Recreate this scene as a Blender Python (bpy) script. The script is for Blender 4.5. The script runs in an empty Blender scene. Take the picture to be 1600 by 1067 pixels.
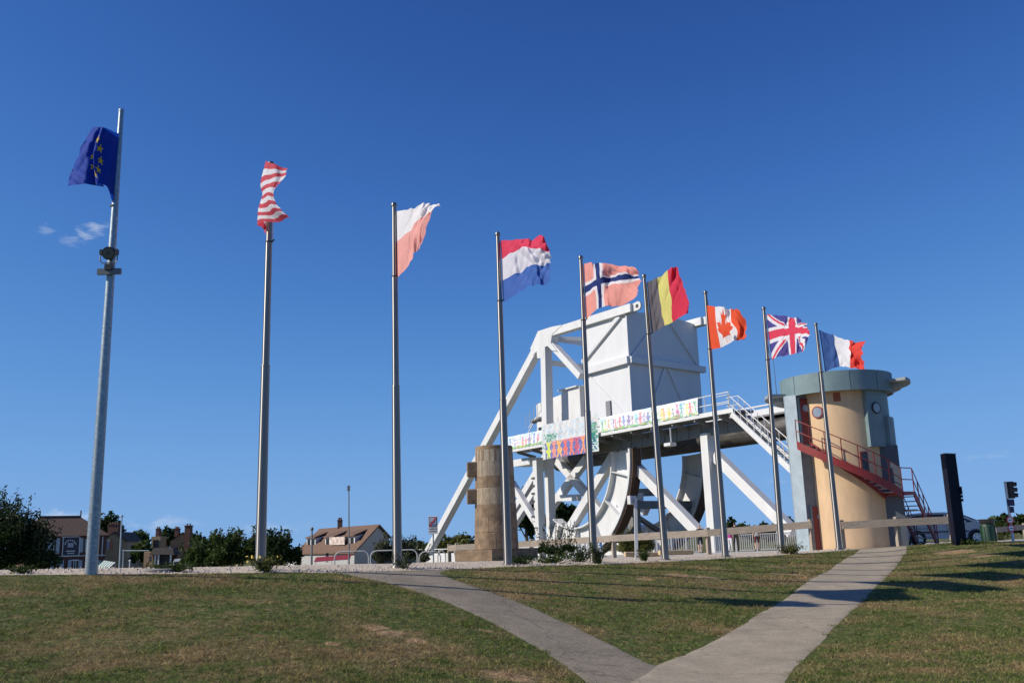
import bpy, bmesh, math, random
import numpy as np
from mathutils import Vector, Matrix
random.seed(7); RNG = np.random.default_rng(7)
S = bpy.context.scene; COL = S.collection
rad = math.radians

# ------------------------------------------------------------------ camera
FPX = 1465.0; EYE = Vector((0, 0, 1.6)); PITCH = rad(11.955); ROLL = rad(-1.84)
cF = Vector((0, math.cos(PITCH), math.sin(PITCH))); cU0 = Vector((0, -math.sin(PITCH), math.cos(PITCH))); cR0 = Vector((1, 0, 0))
cR = cR0*math.cos(ROLL) + cU0*math.sin(ROLL); cU = -cR0*math.sin(ROLL) + cU0*math.cos(ROLL)
cd = bpy.data.cameras.new('camera'); cam = bpy.data.objects.new('camera', cd); COL.objects.link(cam); S.camera = cam
cd.sensor_width = 36; cd.lens = FPX*36/1600; cd.clip_start = .1; cd.clip_end = 6000
cam.matrix_world = Matrix(((cR.x, cU.x, -cF.x, EYE.x), (cR.y, cU.y, -cF.y, EYE.y), (cR.z, cU.z, -cF.z, EYE.z), (0, 0, 0, 1)))

# ------------------------------------------------------------------ sky and sun
SUN_AZ = rad(10); SUN_EL = rad(34.5)          # shadows fall towards (cos az, sin az)
sunv = Vector((-math.cos(SUN_AZ)*math.cos(SUN_EL), -math.sin(SUN_AZ)*math.cos(SUN_EL), math.sin(SUN_EL)))
W = bpy.data.worlds.new('World'); S.world = W; W.use_nodes = True
SKY_STRENGTH = .1; SUN_STRENGTH = 5.0
sl = bpy.data.lights.new('sun', 'SUN'); sl.energy = SUN_STRENGTH; sl.angle = rad(.53); sl.color = (1, .92, .80)
so = bpy.data.objects.new('sun', sl); COL.objects.link(so); so.rotation_euler = sunv.to_track_quat('Z', 'Y').to_euler(); so.location = (-30, -10, 40)
S.view_settings.view_transform = 'Standard'; S.view_settings.look = 'None'; S.view_settings.exposure = 0; S.view_settings.gamma = 1
S.view_settings.use_curve_mapping = False

def ray(px, py): return cF + cR*((px-800)/FPX) + cU*((533.5-py)/FPX)
def at(px, py, Y):
    d = ray(px, py); return EYE + d*(Y/d.y)
def onplane(px, py, P, n):
    d = ray(px, py); return EYE + d*((P-EYE).dot(n)/d.dot(n))
def L(nt, a, b): nt.links.new(a, b)

nt = W.node_tree; bg = nt.nodes['Background']
sky = nt.nodes.new('ShaderNodeTexSky'); sky.sky_type = 'NISHITA'; sky.sun_disc = False
sky.sun_elevation = SUN_EL; sky.sun_rotation = math.atan2(sunv.x, sunv.y); sky.altitude = 0
sky.air_density = .5; sky.dust_density = 0; sky.ozone_density = 10
sep = nt.nodes.new('ShaderNodeSeparateColor'); L(nt, sky.outputs[0], sep.inputs[0]); com = nt.nodes.new('ShaderNodeCombineColor')
for i_c, (c_c, d_c) in enumerate(((.42, .215), (.222, .352), (.122, .585))):       # the camera's tone response to a clear blue sky: x^2/(c x^2 + d)
    sq_ = nt.nodes.new('ShaderNodeMath'); sq_.operation = 'MULTIPLY'; L(nt, sep.outputs[i_c], sq_.inputs[0]); L(nt, sep.outputs[i_c], sq_.inputs[1])
    ma_ = nt.nodes.new('ShaderNodeMath'); ma_.operation = 'MULTIPLY_ADD'; L(nt, sq_.outputs[0], ma_.inputs[0]); ma_.inputs[1].default_value = c_c; ma_.inputs[2].default_value = d_c
    dv_ = nt.nodes.new('ShaderNodeMath'); dv_.operation = 'DIVIDE'; L(nt, sq_.outputs[0], dv_.inputs[0]); L(nt, ma_.outputs[0], dv_.inputs[1]); L(nt, dv_.outputs[0], com.inputs[i_c])
geo = nt.nodes.new('ShaderNodeTexCoord')
vn = nt.nodes.new('ShaderNodeVectorMath'); vn.operation = 'NORMALIZE'; L(nt, geo.outputs['Generated'], vn.inputs[0])
noi = nt.nodes.new('ShaderNodeTexNoise'); noi.inputs['Scale'].default_value = 85; noi.inputs['Detail'].default_value = 9; noi.inputs['Roughness'].default_value = .66; noi.inputs['Distortion'].default_value = .7
mp = nt.nodes.new('ShaderNodeMapping'); mp.inputs['Rotation'].default_value = (0, rad(28), 0); mp.inputs['Scale'].default_value = (.5, .6, 1.4)
L(nt, vn.outputs[0], mp.inputs[0]); L(nt, mp.outputs[0], noi.inputs['Vector'])
def cloud(px, py, rx, rz, amount):           # a small fair-weather cloud in one direction of the sky
    d = ray(px, py).normalized()
    sub = nt.nodes.new('ShaderNodeVectorMath'); sub.operation = 'SUBTRACT'; L(nt, vn.outputs[0], sub.inputs[0]); sub.inputs[1].default_value = d
    sc = nt.nodes.new('ShaderNodeVectorMath'); sc.operation = 'MULTIPLY'; L(nt, sub.outputs[0], sc.inputs[0]); sc.inputs[1].default_value = (1/rx, 1/rx, 1/rz)
    le = nt.nodes.new('ShaderNodeVectorMath'); le.operation = 'LENGTH'; L(nt, sc.outputs[0], le.inputs[0])
    a = nt.nodes.new('ShaderNodeMath'); a.operation = 'MULTIPLY_ADD'; L(nt, le.outputs['Value'], a.inputs[0]); a.inputs[1].default_value = -.24; L(nt, noi.outputs['Fac'], a.inputs[2])
    r = nt.nodes.new('ShaderNodeMapRange'); r.interpolation_type = 'SMOOTHSTEP'; L(nt, a.outputs[0], r.inputs['Value'])
    r.inputs['From Min'].default_value = .24; r.inputs['From Max'].default_value = .56; r.inputs['To Max'].default_value = amount
    return r.outputs[0]
acc = None
for c in [(150, 356, .010, .008, .40), (134, 367, .012, .006, .36), (116, 376, .011, .005, .25), (72, 355, .008, .007, .25), (100, 806, .03, .006, .45), (262, 817, .035, .009, .25), (420, 824, .05, .007, .16), (1545, 712, .028, .004, .10), (1210, 752, .02, .003, .08)]:
    o_ = cloud(*c)
    if acc is None: acc = o_
    else:
        m = nt.nodes.new('ShaderNodeMath'); m.operation = 'MAXIMUM'; L(nt, acc, m.inputs[0]); L(nt, o_, m.inputs[1]); acc = m.outputs[0]
mx = nt.nodes.new('ShaderNodeMix'); mx.data_type = 'RGBA'; L(nt, acc, mx.inputs[0]); L(nt, com.outputs[0], mx.inputs[6]); mx.inputs[7].default_value = (7.5, 8.2, 9.0, 1)
L(nt, mx.outputs[2], bg.inputs[0]); bg.inputs[1].default_value = SKY_STRENGTH

# ------------------------------------------------------------------ helpers
MATS = {}
def M(name, col, rough=.6, metal=0, var=.18, scale=6, bump=0, bscale=40, col2=None, spec=.5, transl=0, stretch=None):
    if name in MATS: return MATS[name]
    m = bpy.data.materials.new(name); m.use_nodes = True; t = m.node_tree; b = t.nodes['Principled BSDF']
    b.inputs['Roughness'].default_value = rough; b.inputs['Metallic'].default_value = metal; b.inputs['Specular IOR Level'].default_value = spec
    tc = t.nodes.new('ShaderNodeTexCoord'); vec = tc.outputs['Object']
    if stretch:
        mm = t.nodes.new('ShaderNodeMapping'); mm.inputs['Scale'].default_value = stretch; L(t, vec, mm.inputs[0]); vec = mm.outputs[0]
    n = t.nodes.new('ShaderNodeTexNoise'); n.inputs['Scale'].default_value = scale; n.inputs['Detail'].default_value = 6; n.inputs['Roughness'].default_value = .65; L(t, vec, n.inputs['Vector'])
    r = t.nodes.new('ShaderNodeValToRGB'); L(t, n.outputs['Fac'], r.inputs[0])
    c1 = [max(0, c*(1-var)) for c in col]; c2 = list(col2) if col2 else [min(1, c*(1+var)) for c in col]
    r.color_ramp.elements[0].position = .3; r.color_ramp.elements[1].position = .7
    r.color_ramp.elements[0].color = (*c1, 1); r.color_ramp.elements[1].color = (*c2, 1)
    L(t, r.outputs[0], b.inputs['Base Color'])
    if bump:
        n2 = t.nodes.new('ShaderNodeTexNoise'); n2.inputs['Scale'].default_value = bscale; n2.inputs['Detail'].default_value = 5; L(t, vec, n2.inputs['Vector'])
        bp = t.nodes.new('ShaderNodeBump'); bp.inputs['Strength'].default_value = bump; bp.inputs['Distance'].default_value = .02; L(t, n2.outputs['Fac'], bp.inputs['Height']); L(t, bp.outputs[0], b.inputs['Normal'])
    if transl:
        tr = t.nodes.new('ShaderNodeBsdfTranslucent'); L(t, r.outputs[0], tr.inputs[0]); mxs = t.nodes.new('ShaderNodeMixShader'); mxs.inputs[0].default_value = transl
        L(t, b.outputs[0], mxs.inputs[1]); L(t, tr.outputs[0], mxs.inputs[2]); L(t, mxs.outputs[0], t.nodes['Material Output'].inputs[0])
    MATS[name] = m; return m
def attr_mat(name, rough=.7, transl=0, var=.1, scale=5, alpha=None):
    m = bpy.data.materials.new(name); m.use_nodes = True; t = m.node_tree; b = t.nodes['Principled BSDF']; b.inputs['Roughness'].default_value = rough
    b.inputs['Specular IOR Level'].default_value = .25
    a = t.nodes.new('ShaderNodeAttribute'); a.attribute_name = 'Col'
    tc = t.nodes.new('ShaderNodeTexCoord'); n = t.nodes.new('ShaderNodeTexNoise'); n.inputs['Scale'].default_value = scale; n.inputs['Detail'].default_value = 5; L(t, tc.outputs['Object'], n.inputs['Vector'])
    mr = t.nodes.new('ShaderNodeMapRange'); mr.inputs['From Min'].default_value = .25; mr.inputs['From Max'].default_value = .75; mr.inputs['To Min'].default_value = 1-var; mr.inputs['To Max'].default_value = 1+var; L(t, n.outputs['Fac'], mr.inputs[0])
    mul = t.nodes.new('ShaderNodeVectorMath'); mul.operation = 'SCALE'; L(t, a.outputs['Color'], mul.inputs[0]); L(t, mr.outputs[0], mul.inputs['Scale'])
    L(t, mul.outputs[0], b.inputs['Base Color'])
    if transl:
        tr = t.nodes.new('ShaderNodeBsdfTranslucent'); L(t, mul.outputs[0], tr.inputs[0]); mxs = t.nodes.new('ShaderNodeMixShader'); mxs.inputs[0].default_value = transl
        L(t, b.outputs[0], mxs.inputs[1]); L(t, tr.outputs[0], mxs.inputs[2]); L(t, mxs.outputs[0], t.nodes['Material Output'].inputs[0])
    return m
def tag(o, label=None, cat=None, group=None, kind=None):
    for k, v in (('label', label), ('category', cat), ('group', group), ('kind', kind)):
        if v: o[k] = v
    return o
def thing(name, loc, label, cat, group=None):
    o = bpy.data.objects.new(name, None); o.empty_display_size = .2; COL.objects.link(o); o.location = loc; return tag(o, label, cat, group)
def wloc(o):
    v = Vector((0, 0, 0))
    while o: v = v + o.location; o = o.parent
    return v
def link(name, me, mat, parent=None, smooth=False):
    o = bpy.data.objects.new(name, me); COL.objects.link(o)
    if mat is not None and not me.materials: me.materials.append(mat)
    if parent: o.parent = parent
    if smooth: me.polygons.foreach_set('use_smooth', [True]*len(me.polygons))
    return o
class MB:
    def __init__(s): s.v = []; s.f = []
    def add(s, vs, fs):
        k = len(s.v); s.v += [Vector(v) for v in vs]; s.f += [tuple(i+k for i in f) for f in fs]; return s
    def hexa(s, p):   # 8 points: bottom ring 0-3, top ring 4-7
        return s.add(p, [(3, 2, 1, 0), (4, 5, 6, 7), (0, 1, 5, 4), (1, 2, 6, 5), (2, 3, 7, 6), (3, 0, 4, 7)])
    def box(s, c, sz, rz=0, bev=0):
        c = Vector(c); x, y, z = sz[0]/2, sz[1]/2, sz[2]/2; R = Matrix.Rotation(rz, 3, 'Z')
        if bev:
            b = bev; pts = []; 
            for zz, ins in ((-z, b), (-z+b, 0), (z-b, 0), (z, b)):
                X, Y = x-ins, y-ins
                for (a, d) in ((-X, -Y), (X, -Y), (X, Y), (-X, Y)): pts.append(c + R@Vector((a, d, zz)))
            fs = [(3, 2, 1, 0), (12, 13, 14, 15)]
            for r in range(3):
                for i in range(4): fs.append((r*4+i, r*4+(i+1) % 4, r*4+4+(i+1) % 4, r*4+4+i))
            return s.add(pts, fs)
        return s.hexa([c + R@Vector(q) for q in ((-x, -y, -z), (x, -y, -z), (x, y, -z), (-x, y, -z), (-x, -y, z), (x, -y, z), (x, y, z), (-x, y, z))])
    def beam(s, a, b, w, h, side=None):
        a = Vector(a); b = Vector(b); d = (b-a).normalized()
        if side is None: side = d.cross(Vector((0, 0, 1)))
        if side.length < 1e-4: side = Vector((1, 0, 0))
        sd = side.normalized()*w/2; up = sd.cross(d).normalized()*h/2
        return s.hexa([a-sd-up, a+sd-up, a+sd+up, a-sd+up, b-sd-up, b+sd-up, b+sd+up, b-sd+up])
    def tube(s, pts, r, n=8, caps=True):
        pts = [Vector(p) for p in pts]; rs = r if isinstance(r, (list, tuple)) else [r]*len(pts); rings = []
        up = None
        for i, p in enumerate(pts):
            d = (pts[min(i+1, len(pts)-1)] - pts[max(i-1, 0)]).normalized()
            if up is None: up = Vector((0, 0, 1)) if abs(d.z) < .9 else Vector((1, 0, 0))
            x = d.cross(up).normalized(); y = x.cross(d).normalized(); up = y
            rings.append([p + (x*math.cos(2*math.pi*k/n) + y*math.sin(2*math.pi*k/n))*rs[i] for k in range(n)])
        vs = [v for g in rings for v in g]; fs = []
        for i in range(len(pts)-1):
            for k in range(n): fs.append((i*n+k, i*n+(k+1) % n, (i+1)*n+(k+1) % n, (i+1)*n+k))
        if caps: fs += [tuple(range(n-1, -1, -1)), tuple((len(pts)-1)*n+k for k in range(n))]
        return s.add(vs, fs)
    def lathe(s, c, prof, n=24, a0=0, a1=2*math.pi):
        c = Vector(c); full = abs(a1-a0-2*math.pi) < 1e-6; m = n if full else n+1; vs = []; fs = []
        for (r, z) in prof:
            for k in range(m):
                a = a0 + (a1-a0)*k/n; vs.append(c + Vector((r*math.cos(a), r*math.sin(a), z)))
        for i in range(len(prof)-1):
            for k in range(n): k2 = (k+1) % m; fs.append((i*m+k, i*m+k2, (i+1)*m+k2, (i+1)*m+k))
        return s.add(vs, fs)
    def prism(s, poly, vec):
        poly = [Vector(p) for p in poly]; n = len(poly); vec = Vector(vec)
        return s.add(poly + [p+vec for p in poly], [tuple(range(n-1, -1, -1)), tuple(range(n, 2*n))] + [(i, (i+1) % n, n+(i+1) % n, n+i) for i in range(n)])
    def sphere(s, c, r, n=10, m=7, sc=(1, 1, 1)):
        c = Vector(c); vs = []; fs = []
        for i in range(m+1):
            t = math.pi*i/m
            for k in range(n): a = 2*math.pi*k/n; vs.append(c + Vector((r*sc[0]*math.sin(t)*math.cos(a), r*sc[1]*math.sin(t)*math.sin(a), r*sc[2]*math.cos(t))))
        for i in range(m):
            for k in range(n): fs.append((i*n+k, (i+1)*n+k, (i+1)*n+(k+1) % n, i*n+(k+1) % n))
        return s.add(vs, fs)
    def build(s, name, mat, parent=None, smooth=False, local=False):
        off = Vector((0, 0, 0)) if (local or not parent) else wloc(parent)
        org = Vector((0, 0, 0))
        if not parent and not local and s.v:
            org = Vector((sum(v.x for v in s.v)/len(s.v), sum(v.y for v in s.v)/len(s.v), min(v.z for v in s.v))); off = org
        me = bpy.data.meshes.new(name); me.from_pydata([tuple(v-off) for v in s.v], [], s.f); me.update()
        bm = bmesh.new(); bm.from_mesh(me); bmesh.ops.recalc_face_normals(bm, faces=bm.faces); bm.to_mesh(me); bm.free()
        o = link(name, me, mat, parent)
        o.location = org
        if smooth:
            me.polygons.foreach_set('use_smooth', [True]*len(me.polygons))
            me.set_sharp_from_angle(angle=rad(35))
        return o
def box(name, mat, parent, c, sz, rz=0, bev=0): return MB().box(c, sz, rz, bev).build(name, mat, parent)
def copy_tree(o, parent=None):
    c = o.copy(); COL.objects.link(c); c.parent = parent
    for ch in list(o.children): copy_tree(ch, c)
    return c
def colour_grid(name, P, C, mat, parent=None):
    """P (h+1,w+1,3) points, C (h,w,3) colours: a sheet with a colour for each cell"""
    h, w = C.shape[:2]; P = np.array(P, dtype=np.float64)
    off = np.array(wloc(parent)) if parent else P.reshape(-1, 3).mean(0)
    me = bpy.data.meshes.new(name); i = np.arange((h+1)*(w+1)).reshape(h+1, w+1)
    q = np.stack([i[:-1, :-1], i[1:, :-1], i[1:, 1:], i[:-1, 1:]], -1).reshape(-1, 4)
    me.from_pydata((P.reshape(-1, 3)-off).tolist(), [], q.tolist())
    ca = me.color_attributes.new('Col', 'FLOAT_COLOR', 'CORNER')
    cc = np.ones((h*w, 4, 4), np.float32); cc[:, :, :3] = C.reshape(-1, 1, 3); ca.data.foreach_set('color', cc.ravel())
    me.polygons.foreach_set('use_smooth', [True]*len(me.polygons)); me.update()
    o = link(name, me, mat, parent)
    if not parent: o.location = Vector(off)
    return o
def srgb(r, g, b): return tuple(((c/255)/12.92 if c/255 <= .04045 else ((c/255+.055)/1.055)**2.4) for c in (r, g, b))

# ------------------------------------------------------------------ terrain
POLES = {1: (142, 896, 189.5, 174), 2: (406.5, 889, 423.5, 252), 3: (621, 886, 615.7, 316), 4: (793.9, 882, 777.5, 362), 5: (928, 879, 907.2, 399), 6: (1039.8, 874, 1006, 428), 7: (1134, 869, 1102, 454), 8: (1222, 863, 1193, 479), 9: (1311.5, 857, 1274.4, 504)}
PY = {i: 17.83 + 2.11*(i-2) for i in POLES}; PY[1] = 15.6
ctrl = [(0, 0, 0.0), (-6, 0, .05), (6, 0, 0), (-6, 4, .1), (6, 4, 0), (0, 5, 0)]
def cp(*a):
    for p in a: ctrl.append(tuple(at(*p)))
cp(*[(POLES[i][0], POLES[i][1]+.5, PY[i]) for i in POLES])
cp((0, 899, 15.0), (-300, 908, 14), (0, 893.5, 19.5), (400, 884.5, 22), (600, 880, 24), (200, 890, 20.5), (-300, 903, 18.5))
cp((0, 1067, 9), (300, 1067, 9), (600, 1067, 9.4), (900, 1062, 10.5), (1000, 1040, 11.6), (1100, 1067, 10.5), (1250, 1060, 10.5), (1600, 1067, 9), (1450, 1067, 9.5))
cp((300, 985, 11.5), (560, 980, 12), (0, 985, 11.5), (700, 940, 14.8), (600, 897, 18.2), (850, 1000, 12.5))
cp((860, 917, 18), (1100, 940, 17.5), (1000, 1000, 13.5), (1200, 900, 22), (1310, 935, 19.5), (1380, 866, 31), (1350, 890, 26), (1010, 905, 20))
cp((1600, 890, 24), (1490, 849, 31), (1600, 850, 30), (1450, 918, 20.5), (1600, 960, 15), (1400, 1000, 13.5), (1800, 850, 30), (1800, 1000, 13))
for x, y in ((5, 42), (9, 45), (16, 42), (22, 44), (28, 42), (9, 37), (14, 50), (3, 38)): ctrl.append((x, y, .62 if x < 20 else .8))
ctrl += [(0, 34, .75)]
ctrl = np.array(ctrl)
def tk(r2): return r2*np.log(np.maximum(r2, 1e-9))
_n = len(ctrl); _A = np.zeros((_n+3, _n+3)); _d = ctrl[:, None, :2]-ctrl[None, :, :2]; _A[:_n, :_n] = tk((_d**2).sum(-1)) + np.eye(_n)*6.0
_A[:_n, _n] = 1; _A[:_n, _n+1:] = ctrl[:, :2]; _A[_n:, :_n] = _A[:_n, _n:].T
_w = np.linalg.solve(_A, np.concatenate([ctrl[:, 2], [0, 0, 0]]))
def sst(a, b, x): t = np.clip((x-a)/(b-a), 0, 1); return t*t*(3-2*t)
def HZ(x, y):
    x = np.asarray(x, float); y = np.asarray(y, float); sh = x.shape
    cx = np.clip(x, -16, 27).ravel(); cy = np.clip(y, -3, 48).ravel(); out = np.empty(cx.size)
    for k in range(0, cx.size, 20000):
        a, b = cx[k:k+20000], cy[k:k+20000]
        out[k:k+20000] = tk((a[:, None]-ctrl[:, 0])**2+(b[:, None]-ctrl[:, 1])**2)@_w[:_n] + _w[_n] + _w[_n+1]*a + _w[_n+2]*b
    z = out.reshape(sh)
    yc = np.where(x < -3, 22.5, np.where(x < 4, 22.5+(x+3)/7*28, 52.))
    far = np.where(x > 18, -.6 + 0*x, -2.2)
    w = sst(0, 1, (y-yc)/14)
    z = z*(1-w) + far*w
    wl = sst(10, 40, np.abs(x-4)-14); z = z*(1-wl*.5)     # relief settles down sideways
    return z
def gz(x, y): return float(HZ(np.array([x]), np.array([y]))[0])
_ys = np.concatenate([np.arange(4, 60, .15)])
def ground(px, py):
    d = ray(px, py); xs = d.x/d.y*_ys; zs = 1.6 + d.z/d.y*_ys; h = HZ(xs, _ys); k = np.where(zs-h < 0)[0]
    if len(k) == 0: return at(px, py, 40)
    k = k[0]
    if k == 0: return at(px, py, _ys[0])
    a = (zs[k-1]-h[k-1]); b = (zs[k]-h[k]); Y = _ys[k-1] + .15*a/(a-b)
    return at(px, py, float(Y))
def drape(name, rows, mat, dz, kind='structure', skirt=False):
    """rows: list of polylines [(x,y)...] of equal length; a sheet laid on the terrain"""
    R = np.array(rows, float); z = HZ(R[..., 0], R[..., 1]) + dz
    if skirt: z[0] -= dz+.004; z[-1] -= dz+.004          # edges sink into the turf
    P = np.concatenate([R, z[..., None]], -1); h, w = R.shape[:2]
    i = np.arange(h*w).reshape(h, w); q = np.stack([i[:-1, :-1], i[:-1, 1:], i[1:, 1:], i[1:, :-1]], -1).reshape(-1, 4)
    me = bpy.data.meshes.new(name); me.from_pydata(P.reshape(-1, 3).tolist(), [], q.tolist())
    bm = bmesh.new(); bm.from_mesh(me); bmesh.ops.recalc_face_normals(bm, faces=bm.faces)
    if sum(f.normal.z for f in bm.faces) < 0: bmesh.ops.reverse_faces(bm, faces=bm.faces)
    bm.to_mesh(me); bm.free()
    me.polygons.foreach_set('use_smooth', [True]*len(me.polygons))
    return tag(link(name, me, mat), kind=kind)
def resample(pts, n):
    pts = np.array(pts, float); d = np.r_[0, np.cumsum(np.hypot(*np.diff(pts, axis=0).T))]; t = np.linspace(0, d[-1], n)
    return np.stack([np.interp(t, d, pts[:, k]) for k in range(2)], -1)
def noise1(t, seed):
    r = np.random.default_rng(seed); return sum(r.uniform(.5, 1)*np.sin(t*f*r.uniform(.8, 1.2)+r.uniform(0, 6))/f**.6 for f in (1.3, 2.9, 6.1, 11.7, 23))/2.2
def between(a, b, n, m, seed=0, amp=0):
    """strip between two world polylines"""
    A, B = resample(a, n), resample(b, n)
    if amp:
        t = np.linspace(0, n*.12, n)
        for Q, s in ((A, seed), (B, seed+1)):
            d = np.gradient(Q, axis=0); nn = np.stack([-d[:, 1], d[:, 0]], -1)/np.maximum(np.hypot(*d.T)[:, None], 1e-6); Q += nn*(noise1(t, s)*amp)[:, None]
    return [A*(1-k/m)+B*k/m for k in range(m+1)]
def G(pts): return [tuple(ground(*p)[:2]) for p in pts]

# ground sheet
def axis(lo, a, b, hi, fine):
    v = list(np.arange(a, b+1e-6, fine)); s = fine; x = b
    while x < hi: s *= 1.25; x += s; v.append(min(x, hi))
    s = fine; x = a; pre = []
    while x > lo: s *= 1.25; x -= s; pre.append(max(x, lo))
    return np.array(pre[::-1]+v)
gx = axis(-1500, -14, 26, 1500, .3); gy = axis(-60, -2, 56, 2500, .3)
X, Y = np.meshgrid(gx, gy)
BARE = ((585, 980, .22), (612, 988, .24), (650, 1001, .17), (800, 1058, .30), (770, 1050, .14), (1060, 899, .5), (1100, 902, .45), (1230, 897, .5), (1215, 886, .45), (1260, 903, .3), (1490, 862, .8), (520, 1005, .14), (1530, 868, .5), (1010, 905, .3), (760, 985, .12))
def lawn_nodes(m, dark=1.0):
    """patchy late-summer lawn colour from world position: green, straw, bare earth"""
    m.use_nodes = True; t = m.node_tree; b = t.nodes['Principled BSDF']; b.inputs['Roughness'].default_value = .85; b.inputs['Specular IOR Level'].default_value = .2
    g = t.nodes.new('ShaderNodeNewGeometry')
    def noise(scale, detail=5, rough=.6):
        n = t.nodes.new('ShaderNodeTexNoise'); n.inputs['Scale'].default_value = scale; n.inputs['Detail'].default_value = detail; n.inputs['Roughness'].default_value = rough; L(t, g.outputs['Position'], n.inputs['Vector']); return n.outputs['Fac']
    def ramp(f, p0, p1, c0, c1):
        r = t.nodes.new('ShaderNodeValToRGB'); L(t, f, r.inputs[0]); r.color_ramp.elements[0].position = p0; r.color_ramp.elements[1].position = p1
        r.color_ramp.elements[0].color = (*c0, 1); r.color_ramp.elements[1].color = (*c1, 1); return r.outputs[0]
    def mix(f, a, c):
        x = t.nodes.new('ShaderNodeMix'); x.data_type = 'RGBA'
        if isinstance(f, float): x.inputs[0].default_value = f
        else: L(t, f, x.inputs[0])
        L(t, a, x.inputs[6]); L(t, c, x.inputs[7]); return x.outputs[2]
    green = ramp(noise(9), .3, .7, (.062*dark, .095*dark, .018*dark), (.135*dark, .158*dark, .040*dark))
    straw = ramp(noise(14, 6, .7), .3, .7, (.14*dark, .100*dark, .042*dark), (.33*dark, .245*dark, .115*dark))
    c = mix(ramp(noise(.6, 5, .66), .49, .62, (0, 0, 0), (1, 1, 1)), green, straw)
    c = mix(ramp(noise(4.5, 6, .75), .50, .62, (0, 0, 0), (.8, .8, .8)), c, straw)
    earth = ramp(noise(20), .3, .7, (.30*dark, .19*dark, .095*dark), (.46*dark, .31*dark, .17*dark))
    # bare patches at a few places
    acc = None
    for (px, py, r) in BARE:
        q = ground(px, py); v = t.nodes.new('ShaderNodeVectorMath'); v.operation = 'DISTANCE'; L(t, g.outputs['Position'], v.inputs[0]); v.inputs[1].default_value = q
        a = t.nodes.new('ShaderNodeMath'); a.operation = 'DIVIDE'; L(t, v.outputs['Value'], a.inputs[0]); a.inputs[1].default_value = -r*1.6
        s_ = t.nodes.new('ShaderNodeMath'); s_.operation = 'ADD'; L(t, a.outputs[0], s_.inputs[0]); L(t, noise(5, 5, .75), s_.inputs[1])
        if acc is None: acc = s_.outputs[0]
        else:
            mm = t.nodes.new('ShaderNodeMath'); mm.operation = 'MAXIMUM'; L(t, acc, mm.inputs[0]); L(t, s_.outputs[0], mm.inputs[1]); acc = mm.outputs[0]
    c = mix(ramp(acc, -.06, .10, (0, 0, 0), (.9, .9, .9)), c, earth)
    tv = t.nodes.new('ShaderNodeMapRange'); L(t, noise(11, 5, .7), tv.inputs[0]); tv.inputs['From Min'].default_value = .36; tv.inputs['From Max'].default_value = .64; tv.inputs['To Min'].default_value = .55; tv.inputs['To Max'].default_value = 1.35
    ts = t.nodes.new('ShaderNodeVectorMath'); ts.operation = 'SCALE'; L(t, c, ts.inputs[0]); L(t, tv.outputs[0], ts.inputs['Scale']); c = ts.outputs[0]
    L(t, c, b.inputs['Base Color']); return t, b, noise
m_lawn = bpy.data.materials.new('lawn_soil'); t_, b_, nz_ = lawn_nodes(m_lawn, .9)
bp = t_.nodes.new('ShaderNodeBump'); bp.inputs['Strength'].default_value = .8; bp.inputs['Distance'].default_value = .05; L(t_, nz_(18, 8, .7), bp.inputs['Height']); L(t_, bp.outputs[0], b_.inputs['Normal'])
m_blade = bpy.data.materials.new('grass_blade'); t_, b_, _ = lawn_nodes(m_blade, 1.35)
gi_ = t_.nodes.new('ShaderNodeNewGeometry'); rr1 = t_.nodes.new('ShaderNodeMapRange'); L(t_, gi_.outputs['Random Per Island'], rr1.inputs[0]); rr1.inputs['To Min'].default_value = .5; rr1.inputs['To Max'].default_value = 1.6
sc1 = t_.nodes.new('ShaderNodeVectorMath'); sc1.operation = 'SCALE'; L(t_, b_.inputs['Base Color'].links[0].from_socket, sc1.inputs[0]); L(t_, rr1.outputs[0], sc1.inputs['Scale'])
wn_ = t_.nodes.new('ShaderNodeTexWhiteNoise'); wn_.noise_dimensions = '1D'; L(t_, gi_.outputs['Random Per Island'], wn_.inputs['W']); gt_ = t_.nodes.new('ShaderNodeMath'); gt_.operation = 'GREATER_THAN'; L(t_, wn_.outputs['Value'], gt_.inputs[0]); gt_.inputs[1].default_value = .91
mxr = t_.nodes.new('ShaderNodeMix'); mxr.data_type = 'RGBA'; L(t_, gt_.outputs[0], mxr.inputs[0]); L(t_, sc1.outputs[0], mxr.inputs[6]); mxr.inputs[7].default_value = (.34, .27, .16, 1); L(t_, mxr.outputs[2], b_.inputs['Base Color'])
tr_ = t_.nodes.new('ShaderNodeBsdfTranslucent'); mx_ = t_.nodes.new('ShaderNodeMixShader'); mx_.inputs[0].default_value = .3
L(t_, b_.inputs['Base Color'].links[0].from_socket, tr_.inputs[0]); L(t_, b_.outputs[0], mx_.inputs[1]); L(t_, tr_.outputs[0], mx_.inputs[2]); L(t_, mx_.outputs[0], t_.nodes['Material Output'].inputs[0])

Zg = HZ(X, Y); i_ = np.arange(X.size).reshape(X.shape)
q_ = np.stack([i_[:-1, :-1], i_[:-1, 1:], i_[1:, 1:], i_[1:, :-1]], -1).reshape(-1, 4)
me = bpy.data.meshes.new('ground'); me.from_pydata(np.stack([X, Y, Zg], -1).reshape(-1, 3).tolist(), [], q_.tolist())
me.polygons.foreach_set('use_smooth', [True]*len(me.polygons)); tag(link('ground', me, m_lawn), kind='structure')

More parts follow.
